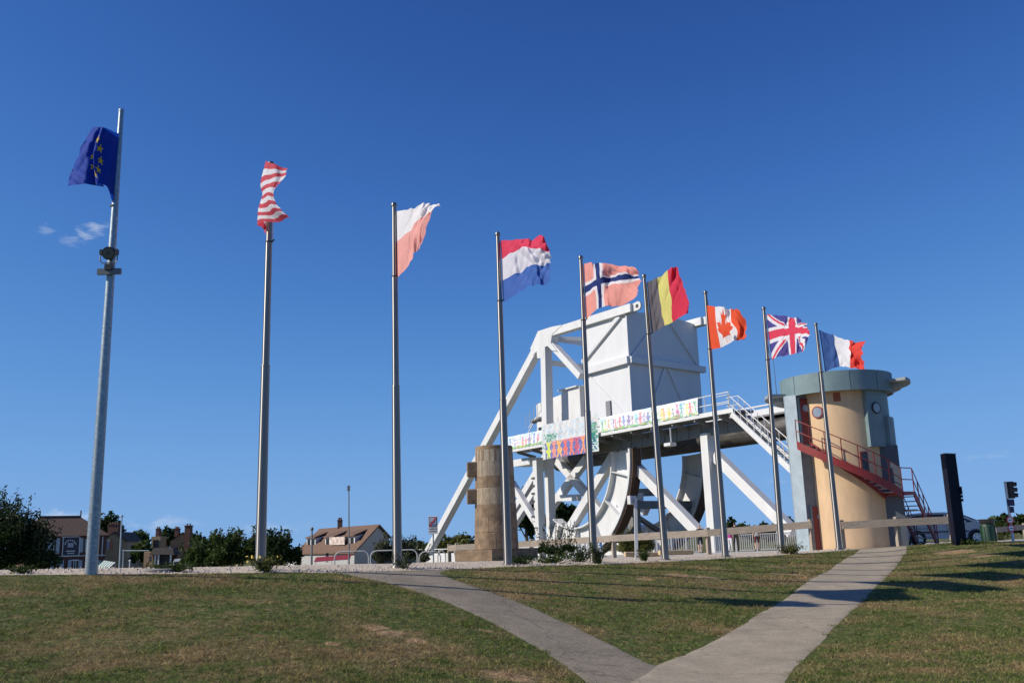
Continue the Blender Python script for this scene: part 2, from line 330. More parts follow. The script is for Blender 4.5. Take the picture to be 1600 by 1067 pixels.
def speckle_mat(name, base, light, dark, vs, bump, rough=.9, blotch=.25, cracks=False):
    m = bpy.data.materials.new(name); m.use_nodes = True; t = m.node_tree; b = t.nodes['Principled BSDF']; b.inputs['Roughness'].default_value = rough; b.inputs['Specular IOR Level'].default_value = .3
    g = t.nodes.new('ShaderNodeNewGeometry')
    v = t.nodes.new('ShaderNodeTexVoronoi'); v.inputs['Scale'].default_value = vs; L(t, g.outputs['Position'], v.inputs['Vector'])
    r = t.nodes.new('ShaderNodeValToRGB'); sp = t.nodes.new('ShaderNodeSeparateColor'); L(t, v.outputs['Color'], sp.inputs[0]); L(t, sp.outputs[0], r.inputs[0])
    r.color_ramp.elements[0].color = (*dark, 1); r.color_ramp.elements[1].color = (*light, 1); e = r.color_ramp.elements.new(.5); e.color = (*base, 1)
    n = t.nodes.new('ShaderNodeTexNoise'); n.inputs['Scale'].default_value = .9; n.inputs['Detail'].default_value = 7; n.inputs['Roughness'].default_value = .65; L(t, g.outputs['Position'], n.inputs['Vector'])
    mr = t.nodes.new('ShaderNodeMapRange'); L(t, n.outputs['Fac'], mr.inputs[0]); mr.inputs['From Min'].default_value = .3; mr.inputs['From Max'].default_value = .7; mr.inputs['To Min'].default_value = 1-blotch; mr.inputs['To Max'].default_value = 1+blotch
    mu = t.nodes.new('ShaderNodeVectorMath'); mu.operation = 'SCALE'; L(t, r.outputs[0], mu.inputs[0]); L(t, mr.outputs[0], mu.inputs['Scale']); out = mu.outputs[0]
    if cracks:
        n3 = t.nodes.new('ShaderNodeTexNoise'); n3.inputs['Scale'].default_value = 2.2; n3.inputs['Detail'].default_value = 8; n3.inputs['Roughness'].default_value = .7; L(t, g.outputs['Position'], n3.inputs['Vector'])
        ad = t.nodes.new('ShaderNodeVectorMath'); ad.operation = 'MULTIPLY_ADD'; L(t, n3.outputs['Color'], ad.inputs[0]); ad.inputs[1].default_value = (.7, .7, .7); L(t, g.outputs['Position'], ad.inputs[2])
        v2 = t.nodes.new('ShaderNodeTexVoronoi'); v2.feature = 'DISTANCE_TO_EDGE'; v2.inputs['Scale'].default_value = .42; L(t, ad.outputs[0], v2.inputs['Vector'])
        cr = t.nodes.new('ShaderNodeMapRange'); L(t, v2.outputs['Distance'], cr.inputs[0]); cr.inputs['From Max'].default_value = .012; cr.inputs['To Min'].default_value = .62; cr.inputs['To Max'].default_value = 1
        st = t.nodes.new('ShaderNodeMapRange'); L(t, n3.outputs['Fac'], st.inputs[0]); st.inputs['From Min'].default_value = .35; st.inputs['From Max'].default_value = .7; st.inputs['To Min'].default_value = 1.10; st.inputs['To Max'].default_value = .80
        m1 = t.nodes.new('ShaderNodeMath'); m1.operation = 'MULTIPLY'; L(t, cr.outputs[0], m1.inputs[0]); L(t, st.outputs[0], m1.inputs[1])
        mu2 = t.nodes.new('ShaderNodeVectorMath'); mu2.operation = 'SCALE'; L(t, out, mu2.inputs[0]); L(t, m1.outputs[0], mu2.inputs['Scale']); out = mu2.outputs[0]
    L(t, out, b.inputs['Base Color'])
    bp = t.nodes.new('ShaderNodeBump'); bp.inputs['Strength'].default_value = bump; bp.inputs['Distance'].default_value = .015; L(t, v.outputs['Distance'], bp.inputs['Height']); L(t, bp.outputs[0], b.inputs['Normal'])
    return m
m_path = speckle_mat('old_asphalt', (.236, .201, .147), (.325, .277, .208), (.16, .134, .10), 70, .3, blotch=.16, cracks=True)
m_path2 = speckle_mat('pale_asphalt', (.345, .292, .212), (.43, .365, .268), (.26, .218, .157), 80, .25, blotch=.10, cracks=True)
m_gravel = speckle_mat('pale_gravel', (.52, .44, .34), (.70, .60, .47), (.30, .25, .19), 26, .7, blotch=.18)
m_plaza = speckle_mat('plaza_concrete', (.46, .43, .39), (.54, .51, .47), (.38, .355, .32), 60, .2, blotch=.10)

# lawn edge against the gravel, in the photograph's order from left to right
edge_px = [(-260, 908), (0, 899), (142, 898), (300, 896.5), (400, 895), (470, 894.5), (530, 896), (600, 893), (680, 891), (760, 887), (860, 884), (930, 882.5), (1040, 877.5), (1134, 872.5), (1222, 867), (1300, 861), (1345, 858)]
edge_w = G(edge_px)
far_px = [(at(px, 800, Yf).x, Yf) for px, Yf in ((-260, 21.5), (0, 22.5), (142, 23), (300, 24), (400, 24.5), (500, 25), (600, 26), (700, 28), (800, 31), (900, 34), (1000, 36), (1100, 37.5), (1200, 38), (1300, 37), (1345, 35.5))]
drape('gravel_walk', between(edge_w, far_px, 240, 16, 3, .06), m_gravel, .005)
plz_a = [(at(px, 800, Yf).x, Yf) for px, Yf in ((760, 30), (800, 31), (900, 34), (1000, 36), (1100, 37.5), (1200, 38), (1300, 37), (1345, 35.5))] + [tuple(ground(1345, 857.5)[:2]), tuple(ground(1440, 851)[:2]), tuple(ground(1485, 850)[:2]), (19, 33), (30, 36)]
plz_b = [(1.5, 48), (4, 50), (8, 52), (12, 53), (16, 54), (22, 55), (30, 55), (36, 55)]
drape('plaza', between(plz_a, plz_b, 90, 40), m_plaza, .003)
# paths
pl_l = G([(500, 893.5), (540, 898), (600, 910), (640, 921), (700, 942), (760, 970), (800, 990), (850, 1019), (880, 1040), (915, 1067)])
pl_r = G([(700, 889.5), (690, 896), (720, 909), (760, 922), (810, 940), (850, 956), (900, 979), (950, 1003), (1000, 1027), (1020, 1037)])
def ext(a, b, k): return [tuple(np.array(b)+(np.array(b)-np.array(a))*k)]
pl_l += [(pl_l[-1][0]+.35, pl_l[-1][1]-1.3), (pl_l[-1][0]+.7, pl_l[-1][1]-3)]
pl_r += [(pl_r[-1][0]+.4, pl_r[-1][1]-.5), (pl_r[-1][0]+1.0, pl_r[-1][1]-1.6)]
drape('asphalt_path', between(pl_l, pl_r, 160, 16, 11, .05), m_path, .006, skirt=True)
pr_l = G([(1345, 857), (1330, 868), (1305, 882), (1270, 903), (1240, 922), (1200, 950), (1150, 980), (1100, 1006), (1050, 1028), (1010, 1045), (975, 1067)])
pr_r = G([(1435, 849.5), (1418, 863), (1400, 885), (1380, 908), (1360, 929), (1330, 957), (1300, 985), (1270, 1020), (1250, 1040), (1232, 1067), (1225, 1075)])
pr_l += [(pr_l[-1][0]-.5, pr_l[-1][1]-1), (pr_l[-1][0]-1.2, pr_l[-1][1]-3)]; pr_r += [(pr_r[-1][0]-.3, pr_r[-1][1]-1), (pr_r[-1][0]-.9, pr_r[-1][1]-3)]
drape('concrete_path', between(pr_l, pr_r, 180, 16, 21, .05), m_path2, .009, skirt=True)

# grass on the lawns
def in_poly(x, y, poly):
    c = np.zeros(x.shape, bool); n = len(poly)
    for i in range(n):
        x0, y0 = poly[i]; x1, y1 = poly[(i+1) % n]
        k = ((y0 > y) != (y1 > y)) & (x < (x1-x0)*(y-y0)/((y1-y0) or 1e-9)+x0); c ^= k
    return c
P_left = pl_l + pl_r[::-1]; P_right = pr_l + pr_r[::-1]
ex, ey = np.array(edge_w).T
def lawn_mask(x, y):
    jx, jy = x+RNG.normal(0, .035, x.shape)+.05*np.sin(y*5.1+x*3), y+RNG.normal(0, .035, x.shape)+.05*np.sin(x*6.3); m = ~in_poly(jx, jy, P_left) & ~in_poly(jx, jy, P_right)
    yl = np.interp(x, ex, ey); right_of = x > np.interp(y, [p[1] for p in pr_r[::-1]], [p[0] for p in pr_r[::-1]])
    ymax = np.where(right_of, 33.5 + 0*x, yl+.03)
    return m & (y < ymax)
N = 760000
yy = 7.5 + (37-7.5)*RNG.random(N)**1.7; hw = .62*yy+1.5; xx = (RNG.random(N)*2-1)*hw
k_ = lawn_mask(xx, yy)
for (px, py, r) in BARE:
    q = ground(px, py); k_ &= (np.hypot(xx-q.x, (yy-q.y))*(1+.5*np.sin(xx*9+yy*7)*np.cos(xx*5-yy*11)) > r*.8) | (RNG.random(len(xx)) < .05)
xx, yy = xx[k_], yy[k_]
ty = 8 + 20*RNG.random(1500)**1.5; tx = (RNG.random(1500)*2-1)*(.6*ty+1); kt = lawn_mask(tx, ty); tx, ty = tx[kt], ty[kt]; n0 = len(xx)      # longer tufts
tr_x = np.repeat(tx, 34); tr_y = np.repeat(ty, 34); sp_ = np.repeat(.03+.07*RNG.random(len(tx)), 34)
xx = np.concatenate([xx, tr_x+RNG.normal(0, 1, len(tr_x))*sp_]); yy = np.concatenate([yy, tr_y+RNG.normal(0, 1, len(tr_x))*sp_]); n_ = len(xx)
def vnoise(x, y, f, seed):
    r = np.random.default_rng(seed); o = 0
    for _ in range(6): a = r.uniform(0, 6.28); o = o + np.sin((x*math.cos(a)+y*math.sin(a))*f*r.uniform(.6, 1.6)+r.uniform(0, 6))
    return o/6
hh = (.010 + .026*RNG.random(n_)**2)*(1+.6*np.clip(vnoise(xx, yy, 1.8, 5)+.3*vnoise(xx, yy, 7, 6), -.8, 1)); hh *= 1 + .03*np.clip(yy-10, 0, 20)
hh[n0:] = hh[n0:]*1.3+.018
ang = RNG.random(n_)*6.283; wd = (.006+.005*RNG.random(n_))*(1+.045*(yy-8)); lean = hh*RNG.normal(0, 1.1, (2, n_))
zz = HZ(xx, yy)
V = np.empty((n_, 3, 3)); cx, sx = np.cos(ang)*wd/2, np.sin(ang)*wd/2
V[:, 0] = np.stack([xx-cx, yy-sx, zz-.003], -1); V[:, 1] = np.stack([xx+cx, yy+sx, zz-.003], -1); V[:, 2] = np.stack([xx+lean[0], yy+lean[1], zz+hh], -1)
me = bpy.data.meshes.new('lawn_grass'); me.vertices.add(n_*3); me.vertices.foreach_set('co', V.ravel()); me.loops.add(n_*3); me.loops.foreach_set('vertex_index', np.arange(n_*3, dtype=np.int32))
me.polygons.add(n_); me.polygons.foreach_set('loop_start', np.arange(0, n_*3, 3, dtype=np.int32)); me.polygons.foreach_set('loop_total', np.full(n_, 3, np.int32)); me.update()
tag(link('lawn_grass', me, m_blade), 'short patchy green and straw coloured grass on both lawns', 'grass', kind='stuff')

# ------------------------------------------------------------------ plants
def leaf_mesh(name, pts, size, mat, parent=None, aspect=1.8, up=.3):
    n = len(pts); pts = np.array(pts); nn = RNG.normal(0, 1, (n, 3)); nn[:, 2] += up; nn /= np.linalg.norm(nn, axis=1)[:, None]
    a = np.cross(nn, RNG.normal(0, 1, (n, 3))); a /= np.linalg.norm(a, axis=1)[:, None]; b = np.cross(nn, a)
    s = size*(.6+.8*RNG.random(n))[:, None]; a = a*s; b = b*s/aspect
    V = np.stack([pts-a, pts-b*.9+a*.1, pts+a, pts+b*.9+a*.1], 1)
    off = np.array(wloc(parent)) if parent else np.zeros(3)
    me = bpy.data.meshes.new(name); me.from_pydata((V.reshape(-1, 3)-off).tolist(), [], np.arange(n*4).reshape(-1, 4).tolist())
    return link(name, me, mat, parent)
def crown_points(c, r, n, clumps=14, shell=.55, seed=0, flat=1.0):
    g = np.random.default_rng(seed); d = g.normal(0, 1, (clumps, 3)); d /= np.linalg.norm(d, axis=1)[:, None]; d[:, 2] = np.where(d[:, 2] < -.35, -d[:, 2]*.4, d[:, 2])
    cc = np.array(c) + d*np.array(r)*(.35+.5*g.random((clumps, 1))); w = g.random(clumps)+.5; k = g.choice(clumps, n, p=w/w.sum())
    e = g.normal(0, 1, (n, 3)); e /= np.linalg.norm(e, axis=1)[:, None]; rr = (shell+(1-shell)*g.random((n, 1)))
    cr = np.array(r)*(.26+.22*g.random((clumps, 1)))
    return cc[k] + e*rr*cr[k]
LEAF = [M('leaf_dark', (.030, .052, .014), .6, spec=.15, var=.45, scale=1.2, transl=.25), M('leaf_mid', (.055, .085, .02), .6, spec=.15, var=.4, scale=1.1, transl=.3), M('leaf_olive', (.11, .115, .03), .6, spec=.15, var=.4, scale=1.1, transl=.3), M('leaf_grey', (.085, .10, .055), .6, spec=.15, var=.35, scale=3, transl=.3)]
m_bark = M('bark', (.12, .09, .065), .9, var=.3, bump=.5)
def tree(label, px, Yd, ytop, wpx, zb, leaf, n, size, group=None, seed=1, name='tree', squash=1.0, cat='tree'):
    top = at(px, ytop, Yd); wx = wpx/FPX*Yd/2; b = Vector((top.x, Yd, zb)); H = top.z-zb
    o = thing(name, b, label, cat, group)
    rz = min(H*.48, max(wx*1.0*squash, H*.34)); c = (top.x, Yd, top.z-rz*.93)
    trunk = MB().tube([b+Vector((0, 0, -.3)), b+Vector((.05*H*.1, 0, H*.3)), b+Vector((0, .02*H, H*.6)), b+Vector((.03*H, 0, H*.8))], [H*.03, H*.024, H*.016, H*.006], 7)
    g = random.Random(seed)
    for k in range(6):
        a = g.uniform(0, 6.28); z0 = H*g.uniform(.3, .6); trunk.tube([b+Vector((0, 0, z0)), b+Vector((math.cos(a)*wx*.35, math.sin(a)*wx*.35, z0+H*.12)), b+Vector((math.cos(a)*wx*.7, math.sin(a)*wx*.7, z0+H*.2))], [H*.012, H*.008, H*.003], 5)
    trunk.build('trunk', m_bark, o, smooth=True)
    leaf_mesh('crown', crown_points(c, (wx, wx, rz), n, 22, .45, seed), size, leaf, o)
    return o
def shrub(label, pts_px, leaf, n, size, zb, seed, name='shrub', group=None, shoots=0, shoot_len=.5, aspect=1.8):
    """pts_px: list of (px, py, Y, radius m) lobes of one bush"""
    cs = [(at(p[0], p[1], p[2]), p[3]) for p in pts_px]; b = Vector((sum(c.x for c, r in cs)/len(cs), sum(c.y for c, r in cs)/len(cs), zb))
    o = thing(name, b, label, 'bush', group); g = np.random.default_rng(seed); P = []
    w = sum(r*r for c, r in cs); st = MB(); tips = []
    for c, r in cs:
        m = int(n*r*r/w); P.append(crown_points(c, (r, r, r*.95), m, 16, .3, int(g.integers(1e6))))
        for _ in range(4): st.tube([b+Vector((g.uniform(-.3, .3), g.uniform(-.2, .2), -.1)), (b+c)/2+Vector((g.uniform(-.2, .2), g.uniform(-.2, .2), 0)), c+Vector(g.normal(0, r*.35, 3).tolist())], [.035, .025, .01], 5)
        for _ in range(int(shoots*r*r/w)):
            d = Vector((g.normal(0, .75), g.normal(0, .5), abs(g.normal(.9, .3)))).normalized(); p0 = c + d*r*.6; p1 = c + d*r*.75 + Vector((d.x*.35+.06, d.y*.3, 1)).normalized()*shoot_len*g.uniform(.5, 1.3)
            st.tube([p0, (p0+p1)/2+Vector((0, 0, .03)), p1], [.008, .006, .003], 4, False)
            for k in range(26): t = g.uniform(.05, 1.02); tips.append(np.array(p0.lerp(p1, t)) + g.normal(0, size*.8, 3))
    if tips: P.append(np.array(tips))
    st.build('stem', m_bark, o); leaf_mesh('foliage', np.concatenate(P), size, leaf, o, aspect)
    return o
def weed(label, px, py, h, n, seed, leaf=None, spread=.2, flower=None, Yd=None):
    b = ground(px, py) if Yd is None else at(px, py, Yd); g = np.random.default_rng(seed); o = thing('weed', b, label, 'plant', 'weeds along the gravel'); st = MB(); P = []; F = []
    for _ in range(n):
        d = Vector((g.normal(0, spread), g.normal(0, spread*.7), h*g.uniform(.45, 1))); p1 = b+d
        st.tube([b+Vector((d.x*.2, d.y*.2, 0)), b+d*.55+Vector((0, 0, h*.06)), p1], [.006, .005, .002], 4, False)
        for k in range(14): P.append(np.array(b.lerp(p1, g.uniform(.15, 1))) + g.normal(0, .03, 3))
        if flower and g.random() < .6: F.append(np.array(p1)+g.normal(0, .01, 3))
    st.build('stem', LEAF[1], o); leaf_mesh('leaves', P, .035, leaf or LEAF[1], o, 2.4)
    if F: leaf_mesh('flowers', F, .03, flower, o, 1.1)['kind'] = 'stuff'
    return o
# ------------------------------------------------------------------ flags
def star(s, t, cx, cy, r):
    x, y = s-cx, -(t-cy); d = np.hypot(x, y); a = np.mod(np.arctan2(x, y), 2*math.pi/5); a = np.minimum(a, 2*math.pi/5-a)
    return d*(np.cos(a)+(1/.382-math.cos(rad(36)))/math.sin(rad(36))*np.sin(a)) < r
def paint(shape, *layers):
    C = np.zeros(shape+(3,)); 
    for mask, col in layers: C[mask] = col
    return C
def flag_eu(s, t):
    a = 1.5; m = np.zeros(s.shape, bool)
    for k in range(12): th = 2*math.pi*k/12; m |= star(s*a, t, a/2+math.sin(th)/3, .5-math.cos(th)/3, 1/14)
    return paint(s.shape, (s >= 0, srgb(16, 62, 165)), (m, srgb(240, 205, 20)))
def flag_us(s, t):
    k = np.floor(t*13).astype(int); C = paint(s.shape, (k % 2 == 0, srgb(205, 75, 90)), (k % 2 == 1, srgb(232, 228, 230)))
    can = (s < .4) & (t < 7/13); C[can] = srgb(45, 55, 115); st = np.zeros(s.shape, bool)
    for r in range(9):
        for c in range(6 if r % 2 == 0 else 5): st |= star(s*1.6, t, (.033+.0667*c+(0 if r % 2 == 0 else .033))*1.6, (r+.9)*7/13/9.8, .025)
    C[can & st] = srgb(232, 228, 230); return C
def flag_pl(s, t): return paint(s.shape, (t < .5, srgb(244, 242, 242)), (t >= .5, srgb(246, 176, 166)))
def flag_nl(s, t): return paint(s.shape, (t < 1/3, srgb(222, 65, 95)), (t >= 1/3, srgb(226, 226, 234)), (t > 2/3, srgb(70, 108, 185)))
def flag_no(s, t):
    C = paint(s.shape, (s >= 0, srgb(241, 164, 152))); x, y = s*22, t*16
    C[((x > 6) & (x < 10)) | ((y > 6) & (y < 10))] = srgb(238, 236, 238); C[((x > 7) & (x < 9)) | ((y > 7) & (y < 9))] = srgb(40, 58, 120); return C
def flag_be(s, t): return paint(s.shape, (s < 1/3, srgb(112, 108, 114)), (s >= 1/3, srgb(226, 218, 128)), (s > 2/3, srgb(222, 58, 84)))
LEAFP = [(0, -.46), (.085, -.30), (.19, -.355), (.15, -.06), (.28, -.20), (.305, -.13), (.45, -.155), (.405, -.02), (.46, .02), (.23, .205), (.25, .275), (.03, .25), (.03, .46)]
LEAFP = LEAFP + [(-x, y) for x, y in LEAFP[::-1]]
def flag_ca(s, t):
    C = paint(s.shape, (s >= 0, srgb(240, 238, 240)), ((s < .25) | (s > .75), srgb(240, 92, 56))); C[in_poly((s-.5)*2*.98, (t-.5)*.98, LEAFP)] = srgb(240, 92, 56); return C
def flag_gb(s, t):
    x, y = s*60-30, t*30-15; C = paint(s.shape, (s >= 0, srgb(84, 78, 150))); W_ = srgb(238, 236, 240); R_ = srgb(226, 70, 95)
    k = math.sqrt(1.25); d1 = (y-x/2)/k; d2 = (y+x/2)/k
    C[(np.abs(d1) < 3) | (np.abs(d2) < 3)] = W_
    C[(np.where(x < 0, (d1 < 0) & (d1 > -2), (d1 > 0) & (d1 < 2))) | (np.where(x < 0, (d2 > 0) & (d2 < 2), (d2 < 0) & (d2 > -2)))] = R_
    C[(np.abs(x) < 5) | (np.abs(y) < 5)] = W_; C[(np.abs(x) < 3) | (np.abs(y) < 3)] = R_; return C
def flag_fr(s, t): return paint(s.shape, (s < 1/3, srgb(66, 100, 160)), (s >= 1/3, srgb(242, 240, 242)), (s > 2/3, srgb(232, 76, 66)))
def crom(knots, vals, x):
    """Catmull-Rom over uneven knots; vals (n,k), x (m,)"""
    knots = np.array(knots, float); vals = np.array(vals, float); tan = np.gradient(vals, knots, axis=0)
    i = np.clip(np.searchsorted(knots, x, side='right')-1, 0, len(knots)-2); h = (knots[i+1]-knots[i])[:, None]; u = ((x-knots[i])/h[:, 0])[:, None]
    return (2*u**3-3*u**2+1)*vals[i] + (u**3-2*u**2+u)*h*tan[i] + (-2*u**3+3*u**2)*vals[i+1] + (u**3-u**2)*h*tan[i+1]
m_cloth = attr_mat('flag_cloth', .75, .38, .07, 6)
def make_flag(label, Yp, ts, ss, net, design, depth, ripple, seed, w=96, h=64, group='national flags flying in a row'):
    """net[row][col] = sighting of a point of the cloth; depth[col] (or [row][col]) = metres behind the pole"""
    P = np.zeros((len(ts), len(ss), 3))
    for r in range(len(ts)):
        for c in range(len(ss)):
            d = depth[r][c] if isinstance(depth[0], (list, tuple)) else depth[c]; P[r, c] = at(net[r][c][0], net[r][c][1], Yp+d*(1.55 if d < 0 and group else 1.1))
    s1 = np.linspace(0, 1, w+1); t1 = np.linspace(0, 1, h+1)
    A = np.stack([crom(ss, P[r], s1) for r in range(len(ts))]); B = np.stack([crom(ts, A[:, k], t1) for k in range(w+1)], 1)
    g = np.random.default_rng(seed); s_, t_ = np.meshgrid(s1, t1); rp = 0
    for f, am in ((1.5, 1), (2.7, .7), (4.6, .42), (8, .16), (13, .06)): rp = rp + am*np.sin(2*math.pi*f*s_*g.uniform(.85, 1.15) + (t_-.3)*g.uniform(-3.5, 3.5)*(1+f*.22) + g.uniform(0, 6.28))
    rg_ = sum(am*(1-2*np.abs(np.sin(math.pi*f*(s_*g.uniform(.8, 1.2)+t_*g.uniform(-.9, .9))+g.uniform(0, 3)))) for f, am in ((2.2, .8), (3.6, .55), (6.5, .3)))
    rp = rp*.75+rg_*(.35+.5*s_)
    B[..., 1] += rp*ripple*np.clip(s_*2.2, 0, 1); B[..., 0] += .22*rp*ripple*np.clip(s_*2.2, 0, 1)*np.sin(5*t_+seed); B[..., 2] += .10*ripple*np.roll(rp, 7, 1)*np.clip(s_*3, 0, 1)
    fr_ = (g.random(h+1)-.6)*.55+.35*np.sin(t1*17+seed)*np.sin(t1*7); dv = B[:, -1]-B[:, -6]; B[:, -1] += dv*fr_[:, None]; B[:, -2] += dv*fr_[:, None]*.5      # frayed fly edge
    sc, tc = np.meshgrid((s1[:-1]+s1[1:])/2, (t1[:-1]+t1[1:])/2)
    o = colour_grid('flag', B, design(sc, tc), m_cloth); tag(o, label, 'flag', group); return o
T3 = [0, .5, 1]
make_flag('dark blue flag with gold stars blowing left of its galvanised pole', PY[1], [0, .33, .67, 1], [0, .2, .42, .58, .75, 1],
    [[(188, 210), (176, 205), (160, 199), (170, 204), (157, 200), (142, 199)], [(186, 246), (168, 236), (148, 229), (163, 234), (146, 228), (124, 236)],
     [(183, 284), (165, 272), (147, 262), (161, 268), (140, 262), (110, 268)], [(178, 322), (167, 292), (150, 289), (160, 291), (140, 290), (106, 291)]],
    flag_eu, [0, -.25, -.35, .25, .1, .35], .045, 2, group=None)
make_flag('red and white striped flag twisted round the top of its pole', PY[2], [0, .22, .45, .7, 1], [0, .3, .6, 1],
    [[(421, 258), (430, 257), (416, 254), (448, 262)], [(420, 283), (428, 276), (407, 286), (446, 271)], [(421, 312), (421, 302), (410, 304), (427, 299)],
     [(422, 345), (420, 325), (405, 327), (436, 322)], [(424, 388), (412, 357), (402, 351), (457, 343)]], flag_us, [0, .45, -.35, -.85], .05, 3)
make_flag('white over faded red flag streaming up to a crumpled tip', PY[3], T3, [0, .33, .67, 1],
    [[(619, 330), (642, 327), (668, 318), (688, 323)], [(619.5, 378), (643, 358), (662, 337), (678, 331)], [(620.5, 435), (643, 408), (656, 384), (660, 362)]], flag_pl, [0, -.5, -1.0, -1.35], .10, 4)
make_flag('red white and blue flag in level stripes with a frayed edge', PY[4], [0, 1/3, 2/3, 1], [0, .28, .55, .8, 1],
    [[(782, 376), (806, 375), (828, 373), (843, 372), (851, 369)], [(784, 406), (804, 393), (820, 387), (842, 391), (860, 395)], [(785, 438), (808, 426), (829, 416), (846, 414), (860, 411)], [(787, 472), (808, 459), (829, 447), (848, 445), (859, 442)]], flag_nl, [0, -.45, -.8, -1.15, -1.35], .10, 5)
make_flag('faded red flag with a blue cross edged in white', PY[5], T3, [0, .37, .6, .8, 1],
    [[(912, 412), (933, 411), (955, 413), (978, 417), (997, 426)], [(914, 453), (936, 441), (957, 435), (977, 434), (999, 434)], [(916, 499), (937, 481), (956, 478), (978, 475), (993, 463)]], flag_no, [0, -.5, -.75, -1.0, -1.25], .11, 6)
make_flag('faded black yellow and red flag in upright bands', PY[6], T3, [0, 1/3, 2/3, 1],
    [[(1011, 441), (1027, 434), (1043, 424), (1057, 414)], [(1014.5, 482), (1031, 470), (1047, 462), (1069, 449)], [(1018.5, 521), (1037, 510), (1053, 502), (1077, 487)]], flag_be, [0, -.2, -.75, -1.3], .09, 7)
make_flag('orange red and white flag with a maple leaf', PY[7], T3, [0, .25, .68, 1],
    [[(1103.5, 477), (1117, 479), (1138, 482), (1155, 485)], [(1107, 512), (1120, 514), (1140, 511), (1166, 510)], [(1110.5, 546), (1126, 543), (1147, 533), (1164, 530)]], flag_ca, [0, -.4, -.95, -1.25], .11, 8)
make_flag('flag of red and white crosses on violet blue', PY[8], T3, [0, .28, .5, .75, 1],
    [[(1197.5, 491), (1218, 493), (1238, 496), (1250, 500), (1260, 506)], [(1201, 525), (1220, 519), (1238, 517), (1252, 516), (1265, 519)], [(1205.5, 562), (1222, 556), (1240, 553), (1249, 551), (1255, 549)]], flag_gb, [0, -.45, -.8, -1.15, -1.4], .10, 9)
make_flag('blue white and red flag in upright bands above the round tower', PY[9], T3, [0, 1/3, 2/3, 1],
    [[(1279.5, 515), (1301, 524), (1325, 532), (1350, 535)], [(1284.5, 548), (1308, 548), (1326, 553), (1346, 554)], [(1289, 581), (1312, 572), (1328, 575), (1352, 577)]], flag_fr, [0, -.2, -.7, -1.1], .10, 10)

# ------------------------------------------------------------------ flagpoles
m_steel = M('brushed_steel', (.30, .285, .265), .40, .95, var=.12, scale=3, stretch=(30, 30, .6))
_b = m_steel.node_tree.nodes['Principled BSDF']; _b.inputs['Anisotropic'].default_value = .85; _b.inputs['Anisotropic Rotation'].default_value = .25
_t = m_steel.node_tree.nodes.new('ShaderNodeTangent'); _t.direction_type = 'RADIAL'; _t.axis = 'Z'; m_steel.node_tree.links.new(_t.outputs[0], _b.inputs['Tangent'])
m_galv = M('galvanised_steel', (.30, .35, .37), .45, .8, var=.35, scale=22)
m_black = M('black_rubber', (.02, .02, .022), .5, var=.2)
m_rope = M('white_rope', (.72, .70, .66), .8, var=.1)
names = {1: None, 2: 'second from the left, under the red and white striped flag', 3: 'under the white and faded red flag', 4: 'in front of the stone pillar', 5: 'under the faded red flag with the blue cross', 6: 'under the black yellow and red flag', 7: 'under the maple leaf flag', 8: 'under the flag of red and white crosses', 9: 'in front of the round tower'}
hoist = {2: 388, 3: 440, 4: 477, 5: 506, 6: 527, 7: 550, 8: 566, 9: 585}
